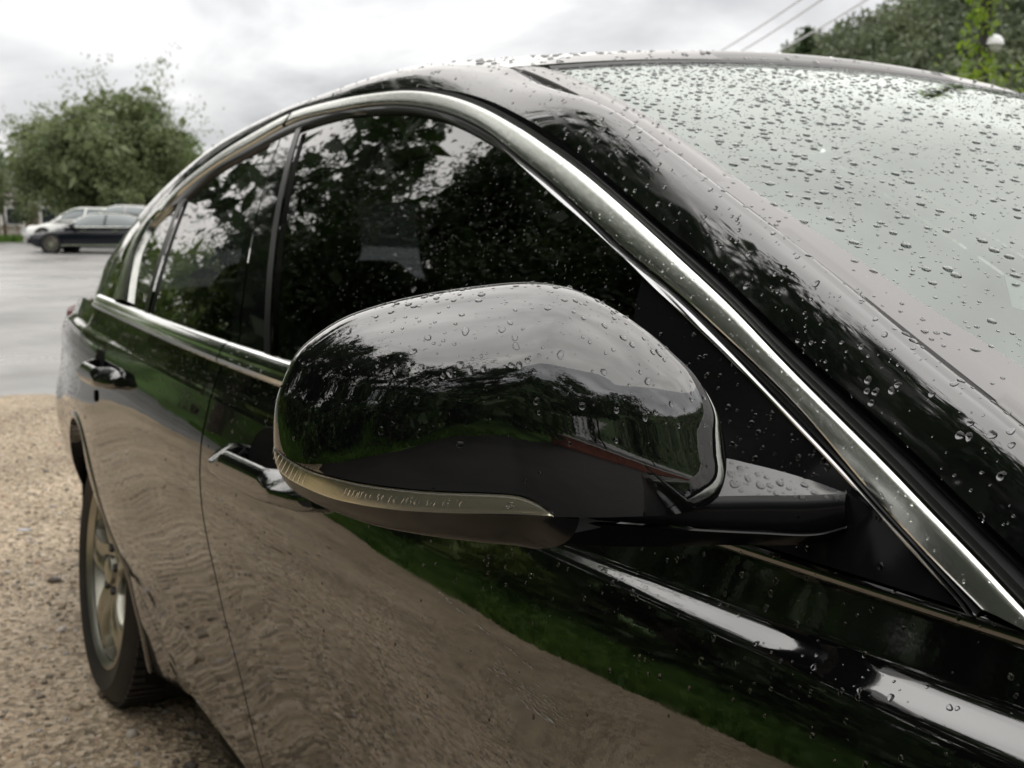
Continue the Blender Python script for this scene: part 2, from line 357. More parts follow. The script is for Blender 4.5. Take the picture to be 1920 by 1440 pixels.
def stone_mat():
    m = bpy.data.materials.new('loose_stone'); m.use_nodes = True; nt = m.node_tree; b = nt.nodes['Principled BSDF']; L = nt.links
    a = add_node(m, 'ShaderNodeAttribute'); a.attribute_name = 'tone'; r = add_node(m, 'ShaderNodeValToRGB'); e = r.color_ramp.elements
    st_ = [(0, (.11, .095, .08)), (.25, (.33, .27, .19)), (.5, (.58, .475, .34)), (.72, (.70, .59, .44)), (.86, (.38, .37, .36)), (.94, (.48, .29, .19)), (1, (.72, .69, .64))]
    e[0].position, e[0].color = st_[0][0], (*st_[0][1], 1); e[1].position, e[1].color = 1, (*st_[-1][1], 1)
    for p, c in st_[1:-1]: q = e.new(p); q.color = (*c, 1)
    L.new(a.outputs['Fac'], r.inputs[0]); L.new(r.outputs[0], b.inputs['Base Color']); b.inputs['Roughness'].default_value = .5; return m
M_stone = stone_mat()
def rand_gravel(n, s0, s1, t0, t1, xmax=9, ymin=-9):
    P = np.array([gravel_pt(s, t) for s, t in zip(RNG.uniform(s0, s1, n), RNG.uniform(t0, t1, n))]); return P
nb = 25000; P = np.stack([RNG.uniform(-7.6, -.9, nb), RNG.uniform(-2.6, .5, nb), np.full(nb, .012)], 1)
near = RNG.uniform(0, 1, nb) < np.clip(1.15-.0*P[:, 0], 0, 1)
tt = (P-gA)@gnrm; keep = (tt > -.1-.45*RNG.uniform(0, 1, nb)**3+.12*RNG.normal(size=nb)) & near; P = P[keep]
sz = .0042+.0075*RNG.uniform(0, 1, len(P))**2.6+(RNG.uniform(0, 1, len(P)) < .012)*RNG.uniform(.004, .016, len(P)); P[:, 2] += sz*.15
tag(stones(P, sz, 'loose_gravel', M_stone), 'tan and grey loose gravel scattered over the lot beside the car', 'gravel', kind='stuff')
# pale leaf on the gravel
lf = gnd(47, 998, .02); a = np.linspace(-1, 1, 9)
lv = MB(); lv.grid(np.stack([np.stack([.035*a, .014*(1-a*a)*s, .004+.006*np.abs(s)+.003*a*a], 1) for s in (-1, -.5, 0, .5, 1)], 1))
fl = lv.build('fallen_leaf', pmat('pale_leaf', (.6, .62, .66), .35)); fl.location = lf; fl.rotation_euler = (0, 0, .9); tag(fl, 'pale dry leaf lying on the gravel at the left edge', 'leaf')
# ---- grass bank on the near side of the lot (behind the viewer)
BKx = np.array([14, 6, 3, 0, -3, -6, -9, -12, -16, -24., -40]); BKy = np.array([-2.5, -3.0, -3.2, -3.4, -3.7, -4.0, -4.2, -4.2, -4.2, -4.2, -4.4])
bke = nspline(BKx[::-1], BKy[::-1])
def bank_z(x, t): return .02+.55*sst(0, 2.2, t)+1.5*sst(1.5, 12, t)+.10*noise2(x, t, 1.1, 8)*sst(.3, 2, t)
bx_ = np.linspace(-40, 14, 220); rows = [np.stack([bx_, bke(bx_)-t+.12*noise2(bx_*2, bx_*0+t*0, 1, 6)*(t < .3), bank_z(bx_, t) if t > 0 else 0*bx_+.004], 1) for t in np.concatenate([[0], np.linspace(.15, 22, 60)])]
tag(mk('grass_bank', np.array(rows).reshape(-1, 3), gridfaces(61, 220, flip=True), M_grass), kind='structure')
def blades(C, h, name, mat, lean=.35):
    n = len(C); a = RNG.uniform(0, 6.28, n); w = .012+.01*RNG.uniform(0, 1, n); l_ = lean*h*RNG.uniform(.2, 1, n); b = RNG.uniform(0, 6.28, n)
    dx = np.stack([np.cos(a)*w, np.sin(a)*w, 0*a], 1); tip = C+np.stack([np.cos(b)*l_, np.sin(b)*l_, h], 1); mid = C*.5+tip*.5+np.stack([0*a, 0*a, h*.12], 1)
    V = np.stack([C-dx, C+dx, mid+dx*.7, mid-dx*.7, tip], 1).reshape(-1, 3); i = np.arange(n)*5
    F = np.concatenate([np.stack([i, i+1, i+2], 1), np.stack([i, i+2, i+3], 1), np.stack([i+3, i+2, i+4], 1)]); return mk(name, V, F, mat, smooth=False)
def leaf_mat(name, c0, c1, sc=.9, trans=.35):
    m = bpy.data.materials.new(name); m.use_nodes = True; nt = m.node_tree; nt.nodes.clear(); L = nt.links
    out = add_node(m, 'ShaderNodeOutputMaterial'); df = add_node(m, 'ShaderNodeBsdfPrincipled'); df.inputs['Roughness'].default_value = .45
    tr = add_node(m, 'ShaderNodeBsdfTranslucent'); mix = add_node(m, 'ShaderNodeMixShader'); mix.inputs[0].default_value = trans
    tc = add_node(m, 'ShaderNodeTexCoord'); n = add_node(m, 'ShaderNodeTexNoise'); n.inputs['Scale'].default_value = sc; n.inputs['Detail'].default_value = 6; n.inputs['Roughness'].default_value = .7
    L.new(tc.outputs['Object'], n.inputs['Vector']); r = add_node(m, 'ShaderNodeValToRGB'); e = r.color_ramp.elements; e[0].position = .34; e[0].color = (*c0, 1); e[1].position = .66; e[1].color = (*c1, 1)
    L.new(n.outputs['Fac'], r.inputs[0]); L.new(r.outputs[0], df.inputs['Base Color']); L.new(r.outputs[0], tr.inputs[0])
    L.new(df.outputs[0], mix.inputs[1]); L.new(tr.outputs[0], mix.inputs[2]); L.new(mix.outputs[0], out.inputs[0]); return m
M_blade = leaf_mat('grass_blade', (.05, .12, .015), (.17, .30, .05), 2.0)
nb = 26000; x = RNG.uniform(-15, 5, nb); t = RNG.uniform(0, 1, nb)**1.6*6; C = np.stack([x, bke(x)-t, bank_z(x, t)-.01], 1)
tag(blades(C, RNG.uniform(.08, .3, nb), 'bank_grass', M_blade), 'long green grass growing on the bank beside the lot', 'grass', kind='stuff')
# ---- hills all round, highest at the right of the picture
def az_of(px): d = ray(px, 420); return np.arctan2(d[1], d[0])
azs = [(az_of(1300), 8), (az_of(1420), 13.2), (az_of(1480), 15.7), (az_of(1560), 16.6), (az_of(1620), 17.5), (az_of(1680), 19), (az_of(1740), 20), (az_of(1800), 20.5), (az_of(1920), 21.5), (az_of(2200), 25), (az_of(2600), 26)]
azl = [(az_of(-900), 7), (az_of(-500), 8.5), (az_of(-200), 7.0), (az_of(50), 5.0), (az_of(300), 4.0), (az_of(700), 3.5), (az_of(1000), 3.2)]
knots = sorted([((a+2*np.pi) % (2*np.pi), h) for a, h in azs+azl]); ka = np.array([k[0] for k in knots]); kh = np.array([k[1] for k in knots])
def hill_h(az):
    return np.interp((az+2*np.pi) % (2*np.pi), ka, kh, period=2*np.pi)
def hill_z(x, y):
    d = np.hypot(x, y); az = np.arctan2(y, x); return -1.0+(hill_h(az)+.35)*sst(66, 112, d)*(1+.06*noise2(x, y, .06, 9))
hr = np.linspace(64, 150, 30); ha = np.linspace(0, 2*np.pi, 181)[:-1]; HX = hr[:, None]*np.cos(ha); HY = hr[:, None]*np.sin(ha)
tag(mk('hills', np.stack([HX, HY, hill_z(HX, HY)], -1).reshape(-1, 3), gridfaces(30, 180, wrap_m=True, flip=True), M_hill), kind='structure')

# ---- leaves and trees
def leaf_quads(C, size, up=.35):
    """small four-cornered leaves (two bent halves) at points C"""
    n = len(C); nrm = RNG.normal(size=(n, 3)); nrm[:, 2] += up; nrm /= np.linalg.norm(nrm, axis=1)[:, None]
    t = np.cross(nrm, RNG.normal(size=(n, 3))); t /= np.linalg.norm(t, axis=1)[:, None]; b = np.cross(nrm, t)
    s = (size*RNG.uniform(.6, 1.4, n))[:, None]
    return np.stack([C-t*s, C-b*s*.45+nrm*s*.12, C+t*s, C+b*s*.45+nrm*s*.12], 1)
def quads_obj(Q, name, mat, parent=None):
    n = len(Q); return mk(name, Q.reshape(-1, 3), np.arange(4*n).reshape(n, 4), mat, parent, smooth=False)
M_bark = pmat('bark', (.07, .055, .04), .85, bump=(14, .8, .03), var=(6, .4))
def tree(label, loc, h, r, n, leaf, mat, seed, base=.28, group=None, cat='tree', name='broadleaf_tree', squash=1.0, lump=26, sparse=.0, lean=(0, 0)):
    rs = np.random.default_rng(seed); t = thing(name, label, cat, group, tuple(loc))
    tb = MB(); zc = h*(1+base)/2; hz = h*(1-base)/2
    tr_p = np.stack([np.linspace(0, lean[0]*.6, 7), np.linspace(0, lean[1]*.6, 7), np.linspace(-.15, h*.72, 7)], 1); tr_p[1:-1, :2] += rs.normal(size=(5, 2))*.05*r*.5
    tb.tube(tr_p, np.linspace(.045*h**.8*.62, .02*h**.5*.5, 7), 9)
    C = []; lim = []
    for k in range(lump):
        d = rs.normal(size=3); d /= np.linalg.norm(d); q = rs.uniform(.45, .95); c = np.array([lean[0]+d[0]*r*q, lean[1]+d[1]*r*q*squash, zc+d[2]*hz*q])
        # narrower towards the foot, ragged at the top
        f = np.clip((c[2]-h*base)/(h*(1-base)), 0, 1); w = .55+.6*np.sin(np.pi*min(1, f*.85+.12)); c[0] = lean[0]+(c[0]-lean[0])*w; c[1] = lean[1]+(c[1]-lean[1])*w
        lim.append(c); rad = r*rs.uniform(.20, .40); m_ = int(n/lump*rs.uniform(.6, 1.4))
        u = rs.normal(size=(m_, 3)); u /= np.linalg.norm(u, axis=1)[:, None]; u *= (rad*rs.uniform(.15, 1, m_)**.55)[:, None]; u[:, 2] *= .72
        # twigs: pull part of the leaves into strings
        C.append(c+u)
        if k % 3 == 0:
            e = c+d*rad*1.8+np.array([0, 0, .12*r]); s = rs.uniform(0, 1, m_//4)[:, None]; C.append(c+(e-c)*s+rs.normal(size=(m_//4, 3))*.07*r)
    for c in lim[:14]:
        b0 = tr_p[3]+(tr_p[6]-tr_p[3])*rs.uniform(0, 1); md = b0*.45+c*.55+np.array([0, 0, -.08*h*.3]); tb.tube(catmull(np.array([b0, md, c]), 8), np.linspace(.011*h**.8, .004*h**.6, 8), 6)
    tb.build('trunk', M_bark, t); S = [np.full(len(c), leaf) for c in C]
    for c in lim:                                                     # the dense heart of each clump: larger leaf sprays
        k = max(6, int(26*r/3)); C.append(c+rs.normal(size=(k, 3))*r*.11*np.array([1, 1, .7])); S.append(np.full(k, r*.075))
    C = np.concatenate(C); S = np.concatenate(S); k = C[:, 2] > .25
    quads_obj(leaf_quads(C[k], S[k]), 'crown', mat, t); return t
M_leafd = leaf_mat('dark_leaf', (.016, .038, .010), (.050, .090, .020))
M_leafm = leaf_mat('mid_leaf', (.07, .125, .025), (.19, .27, .055))
M_leafo = leaf_mat('olive_leaf', (.10, .135, .058), (.22, .26, .118))
M_leafb = leaf_mat('bright_leaf', (.10, .19, .015), (.30, .42, .03), 3.0, .5)
# trees standing across the far lot, left of the picture
tree('large grey-green bushy tree standing behind the parked cars on the left', atd(205, 56, .35), 7.0, 3.9, 40000, .088, M_leafo, 3, .06, 'trees beyond the parked cars', lump=90)
tree('loose airy tree with thin top branches at the far left edge', atd(112, 59, .35), 6.3, 1.5, 5500, .08, M_leafo, 5, .2, 'trees beyond the parked cars', lump=34)
tree('dark low tree beside the roof line of the near car', atd(345, 58, .35), 4.9, 2.6, 16000, .092, M_leafm, 8, .05, 'trees beyond the parked cars', lump=50)
tree('small pale bush tree cut by the left edge of the picture', atd(8, 60, .35), 4.0, 2.2, 7000, .09, M_leafo, 9, .12, 'trees beyond the parked cars', lump=26)
tree('thin dark sapling rising above the big bushy tree', atd(238, 57.5, .35), 7.3, 1.1, 3600, .08, M_leafm, 14, .35, 'trees beyond the parked cars', lump=16)
tree('yellowish shrub crowding behind the dark saloon', atd(285, 53, .35), 3.1, 2.0, 9000, .09, M_leafo, 15, .02, 'trees beyond the parked cars', cat='shrub', name='shrub', lump=24)
# trees on the bank and round the lot, seen mirrored in the car
RT = [(-16.0, -5.2, 13.2, 5.0, 34000, 'tallest spreading tree at the far end of the grass bank'), (-12.6, -6.9, 12.2, 3.8, 20000, 'broad tree on the bank just in front of the tallest one'),
      (-21.0, -5.8, 7.4, 3.2, 12000, 'rounded tree behind the tallest tree on the bank'), (-9.6, -7.8, 12.6, 3.4, 17000, 'leafy tree on the bank opposite the rear wheel'), (-6.0, -8.0, 13.0, 3.9, 15000, 'dense tree on the bank opposite the rear door'),
      (-2.4, -8.8, 12.0, 3.7, 14000, 'dense tree on the bank opposite the door mirror'), (2.4, -9.0, 11.2, 3.5, 14000, 'dark tree on the bank opposite the bonnet'),
      (7.4, -9.0, 7.8, 3.3, 13000, 'wide tree on the bank ahead of the car'), (12.0, -6.0, 7.6, 3.2, 12000, 'open tree at the near corner of the lot ahead of the car'),
      (15.5, -1.0, 7.0, 3.4, 11000, 'low broad tree straight ahead of the car'), (16.5, 5.0, 7.2, 3.4, 9000, 'gnarled tree ahead of the car on its far side'),
      (-17.6, -7.4, 13.2, 4.6, 30000, 'very tall tree behind the tallest spreading one'), (-14.4, -6.2, 12.6, 3.6, 22000, 'tree squeezed between the two tallest on the bank'), (-4.2, -8.4, 11.2, 3.2, 15000, 'tree on the bank opposite the front door'), (.2, -8.2, 10.4, 3.2, 15000, 'tree on the bank directly behind the viewer'), (-29.0, -4.6, 7.6, 3.6, 12000, 'dark tree farthest back along the bank'), (-33.0, -8.4, 8.6, 3.8, 9000, 'tall tree second farthest back along the bank'), (-36.0, -3.8, 7.2, 3.4, 8000, 'hazy tree closing the far end of the tarmac')]
for i, (x, y, h, r, n, lb) in enumerate(RT):
    zb = 0 if y > -2.6 or float(bke(x))-y < .3 else float(bank_z(np.array(x), np.array(max(0, float(bke(x))-y))))
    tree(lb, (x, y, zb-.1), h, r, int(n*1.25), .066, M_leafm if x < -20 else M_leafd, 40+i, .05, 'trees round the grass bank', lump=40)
# (undergrowth follows)
# undergrowth along the bank top
def shrub(label, loc, h, r, n, seed, mat):
    tree(label, loc, h, r, int(n*1.4), .095, mat, seed, .02, 'bushes along the grass bank', 'bush', 'bush', lump=18)
for i, (x, t, lb) in enumerate([(-18, 3.2, 'bush under the tall spreading tree'), (-13.6, 2.6, 'bush between the two tallest bank trees'), (-9.4, 3.4, 'bush behind the long grass at the rear of the car'), (-4.6, 3.9, 'bush opposite the rear door'), (.3, 4.2, 'bush opposite the front door'), (5.0, 4.0, 'bush ahead of the bonnet on the bank'), (9.6, 3.2, 'bush under the wide tree ahead of the car')]):
    shrub(lb, (x, float(bke(x))-t, float(bank_z(np.array(x), np.array(t)))-.1), 2.3, 1.9, 2600, 70+i, M_leafd)
for i, x in enumerate(np.arange(-13.4, -2.2, 1.4)):
    side_txt = ['the one farthest back', 'second from the back', 'third from the back', 'fourth from the back', 'fourth from the viewer', 'third from the viewer', 'second from the viewer', 'nearest the viewer'][i]
    t = 2.0+.4*math.sin(i*1.7)
    tree('leafy bush in the bank row, '+side_txt, (float(x), float(bke(x))-t, float(bank_z(np.array(x), np.array(t)))-.15), 1.7+.4*math.sin(i*2.2), 1.25, 2600, .082, M_leafm if x < -5 else M_leafd, 160+i, .0, 'bushes along the grass bank', 'bush', 'bush', lump=16)
for i, x in enumerate(np.arange(-1.6, 14, 1.75)):
    side_txt = ['just behind the viewer', 'beside the front wheel', 'a step ahead of the bonnet', 'first of the front row', 'second of the front row', 'third of the front row', 'fourth of the front row', 'fifth of the front row', 'last of the front row'][i]
    t = 1.0+.3*math.sin(i*2.1)
    tree('low dark laurel bush on the bank edge, '+side_txt, (float(x), float(bke(x))-t, float(bank_z(np.array(x), np.array(t)))-.15), 1.7+.3*math.sin(i), 1.25, 2700, .082, M_leafd, 120+i, .0, 'bushes along the grass bank', 'bush', 'bush', lump=16)
# forest on the hills: one mass
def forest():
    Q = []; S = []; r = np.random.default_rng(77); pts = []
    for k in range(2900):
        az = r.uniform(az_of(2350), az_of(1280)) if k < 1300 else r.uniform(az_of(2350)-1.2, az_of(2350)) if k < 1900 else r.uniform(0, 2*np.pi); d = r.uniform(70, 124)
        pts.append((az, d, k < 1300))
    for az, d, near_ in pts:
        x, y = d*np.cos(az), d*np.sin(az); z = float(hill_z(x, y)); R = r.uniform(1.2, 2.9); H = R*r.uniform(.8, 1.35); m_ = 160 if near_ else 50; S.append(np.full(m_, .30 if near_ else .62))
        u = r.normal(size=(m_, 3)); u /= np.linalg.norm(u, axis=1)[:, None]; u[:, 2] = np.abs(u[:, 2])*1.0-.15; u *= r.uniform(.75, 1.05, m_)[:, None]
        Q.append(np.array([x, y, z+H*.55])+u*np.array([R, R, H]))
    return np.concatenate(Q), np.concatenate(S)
FC, FS = forest(); tag(quads_obj(leaf_quads(FC, FS, .5), 'wooded_hillside', leaf_mat('hazed_forest_leaf', (.070, .095, .055), (.165, .20, .105), .16)), 'dense green woodland covering the hills all round', 'woodland', kind='stuff')  # pale, greyed leaf colours paint distance haze over the hills
# conifer that stands out at the left end of the hill
def conifer(label, loc, h, r, seed):
    rs = np.random.default_rng(seed); t = thing('conifer_tree', label, 'tree', None, tuple(loc)); MB().tube([(0, 0, -.3), (0, 0, h)], [.16, .03], 8).build('trunk', M_bark, t); C = []
    for k in range(26):
        z = h*(.12+.86*k/25); rr_ = r*(1-k/26)**.8
        for b in range(7):
            a = rs.uniform(0, 6.28); s = rs.uniform(0, 1, 26)[:, None]; C.append(np.array([0, 0, z])+s*np.array([np.cos(a)*rr_, np.sin(a)*rr_, -.10*rr_])+rs.normal(size=(26, 3))*.10)
    quads_obj(leaf_quads(np.concatenate(C), .13), 'crown', M_leafd, t)
p = atd(1500, 100); conifer('small dark pointed conifer at the left end of the wooded hill', (p[0], p[1], float(hill_z(p[0], p[1]))), 5.6, 2.2, 4)

# ---- wires, lamp post wrapped in vine
M_wire = pmat('cable', (.55, .55, .56), .5)
for (a, b, lb) in (((1240, 150), (1560, -42), 'overhead wire nearest the roof centre, leftmost of three'), ((1275, 152), (1600, -42), 'overhead wire running between the two others'), ((1335, 152), (1690, -42), 'overhead wire nearest the wooded hill, rightmost of three')):
    A, Bq = at(*a, 60), at(*b, 24); s = np.linspace(0, 1, 24)[:, None]; Pw = A*(1-s)+Bq*s; Pw[:, 2] -= .22*(4*s*(1-s))[:, 0]
    tag(MB().tube(Pw, .022, 6).build('overhead_wire', M_wire), lb, 'wire', 'overhead wires above the car roof')
pp = atd(1826, 17); post = thing('lamp_post', 'dark wooden pole with a white dome lamp, wrapped in climbing vine', 'lamp post', None, (pp[0], pp[1], 0))
MB().tube([(0, 0, -.2), (0, 0, 6.5)], [.085, .07], 14).build('pole', pmat('weathered_pole', (.035, .03, .028), .8, bump=(20, .6, .01)), post)
lr = Rv*.12; lz = at(1838, 82, 17)[2]
MB().tube([(0, 0, lz+.13), (lr[0]*.5, lr[1]*.5, lz+.18), (lr[0], lr[1], lz+.14)], .014, 8).build('lamp_arm', M_dark_metal, post)
dm = MB(); dm.lathe([(.001, .145), (.05, .14), (.095, .115), (.13, .07), (.142, .02), (.14, .0), (.125, .0), (.12, .03)], 28, 'z', (lr[0], lr[1], lz)); dm.build('lamp_dome', pmat('white_enamel', (.85, .86, .87), .25), post)
dm = MB(); dm.lathe([(.001, -.11), (.06, -.095), (.10, -.05), (.115, .005)], 24, 'z', (lr[0], lr[1], lz)); dm.build('lamp_globe', pmat('frosted_globe', (.62, .63, .60), .4), post)
rs = np.random.default_rng(3); C = []
for k in range(60):
    z = 1.2+rs.uniform(0, 1)*5.2; a = rs.uniform(0, 6.28); wid = .10+.16*np.exp(-((z-2.9)/.75)**2)+.05*rs.uniform()
    C.append(np.array([np.cos(a)*wid*.8, np.sin(a)*wid*.8, z])+rs.normal(size=(26, 3))*np.array([.09, .09, .13]))
C = np.concatenate(C)
v1 = quads_obj(leaf_quads(C, .055), 'climbing_vine', M_leafb); v1.location = (pp[0], pp[1], 0); tag(v1, 'bright green vine climbing the dark lamp pole', 'vine')
C = []
for k in range(150):
    px = rs.uniform(1745, 2300); dd = rs.uniform(14.5, 18.5); q = atd(px, dd); top = 2.98-.22*(px > 1850)+.12*np.sin(px*.03); C.append(q+np.array([0, 0, rs.uniform(.9, top)])+rs.normal(size=(42, 3))*np.array([.26, .26, .17]))
C = np.concatenate(C); ce = C.mean(0)*np.array([1, 1, 0])
hd_ = thing('vine_hedge', 'tall hedge of yellow-green creeper beneath the lamp pole at right', 'hedge', None, tuple(ce)); quads_obj(leaf_quads(C-ce, .07), 'crown', leaf_mat('creeper_leaf', (.06, .11, .012), (.22, .30, .03), 1.6, .45), hd_)
for k in range(5):
    q = atd(1780+110*k, 16.5)-ce; MB().tube([(q[0], q[1], -.1), (q[0]+.05, q[1], 1.2), (q[0]-.05, q[1]+.05, 2.3)], [.035, .03, .015], 7).build('stem', M_bark, hd_)

# ---- house, fence, sign and grass verge at the far left
def on(px, dist): q = atd(px, dist); return np.array([q[0], q[1], .35])
Rh = np.array([Rv[0], Rv[1], 0]); Rh /= np.linalg.norm(Rh); Fh = np.array([Fv[0], Fv[1], 0]); Fh /= np.linalg.norm(Fh); YAWW = np.arctan2(Rh[1], Rh[0])
hp = on(62, 66); ho = thing('house', 'pale rendered house half hidden by the trees at far left', 'house', None, tuple(hp), YAWW)
M_wall = pmat('pale_render', (.55, .54, .50), .8, var=(1.5, .25)); M_roof = pmat('roof_tile', (.10, .085, .08), .7, var=(3, .3)); M_frame = pmat('window_frame', (.6, .6, .58), .5); M_pane = pmat('dark_pane', (.02, .025, .03), .08)
MB().box((0, 1.5, 1.1), (3.6, 3, 2.4)).build('wall', M_wall, ho, False)
rf_ = MB(); rf_.add([(-2.0, -.2, 2.28), (2.0, -.2, 2.28), (2.0, 3.2, 2.28), (-2.0, 3.2, 2.28), (-2.0, 1.5, 3.1), (2.0, 1.5, 3.1)], [(0, 1, 5, 4), (2, 3, 4, 5), (0, 4, 3), (1, 2, 5), (0, 3, 2, 1)]); rf_.build('roof', M_roof, ho, False)
for xx_ in (-1.0, .9):
    wf = MB().box((xx_, -.02, 1.25), (.85, .08, .95)).build('window', M_frame, ho, False); MB().box((xx_, -.065, 1.25), (.72, .02, .82)).build('pane', M_pane, wf, False)
MB().box((-.05, -.015, .85), (.7, .07, 1.9)).build('door', pmat('brown_door', (.10, .07, .05), .6), ho, False)
fp = on(-2, 60); fo_ = thing('picket_fence', 'brown wooden fence at the far left edge beside the pale house', 'fence', None, tuple(fp), YAWW); M_fence = pmat('fence_wood', (.32, .25, .19), .8, var=(5, .3))
me = MB().box((0, 0, .38), (.085, .025, .80)).build('slat', M_fence, fo_, False); me.location = (-2.2, 0, 0)
for k in range(1, 22):
    c = me.copy(); COL.objects.link(c); c.parent = fo_; c.location = (-2.2+.15*k, 0, .02*((k*7) % 3)); c.rotation_euler = (0, .03*math.sin(k*2.3), 0)
for z in (.2, .62): MB().box((-.62, .04, z), (3.4, .04, .07)).build('rail', M_fence, fo_, False)
sp_ = on(117, 55); sg = thing('green_sign', 'dark green rounded signboard on a post behind the white car', 'sign', None, tuple(sp_), YAWW)
MB().tube([(0, 0, -.1), (0, 0, 1.5)], .03, 8).build('post', M_dark_metal, sg); a = np.linspace(0, 2*np.pi, 28, endpoint=False); ex = .33*np.sign(np.cos(a))*np.abs(np.cos(a))**.7; ez = 1.72+.21*np.sign(np.sin(a))*np.abs(np.sin(a))**.7
bd = MB(); bd.add(np.concatenate([np.stack([ex*k_, 0*a+yy, 1.72+(ez-1.72)*k_], 1) for yy, k_ in ((-.03, .96), (-.02, 1), (.02, 1))]), [tuple(range(28))[::-1]]+[tuple(q) for q in gridfaces(3, 28, wrap_m=True)]+[tuple(range(56, 84))]); bd.build('board', pmat('sign_green', (.015, .14, .085), .4), sg, True, 30)
vg = []
for px in np.linspace(-160, 40, 14):
    for dd in (56.5, 62.0): q = atd(px, dd+.5*np.sin(px*.1), .36); vg.append(q)
vg = np.array(vg).reshape(14, 2, 3); vg[:, 1, 2] += .25; tag(mk('grass_verge', vg.reshape(-1, 3), gridfaces(14, 2), M_grass), kind='structure')
nb = 3000; q = np.array([atd(p_, d_, .4) for p_, d_ in zip(RNG.uniform(-120, 42, nb), RNG.uniform(56.6, 60, nb))]); tag(blades(q, RNG.uniform(.1, .35, nb), 'verge_grass', M_blade), 'tufty green grass along the far edge of the tarmac', 'grass', kind='stuff')

lw = thing('low_wall', 'low red-brown garden wall with a pale coping ahead of the car', 'wall', None, (7.2, 1.5, 0))
MB().box((0, 0, .2), (.22, 9.0, .42)).build('wall_body', pmat('red_brick', (.26, .09, .06), .75, var=(6, .3)), lw, False); MB().box((0, 0, .44), (.30, 9.1, .06)).build('coping', pmat('stone_coping', (.45, .42, .38), .7), lw, False)
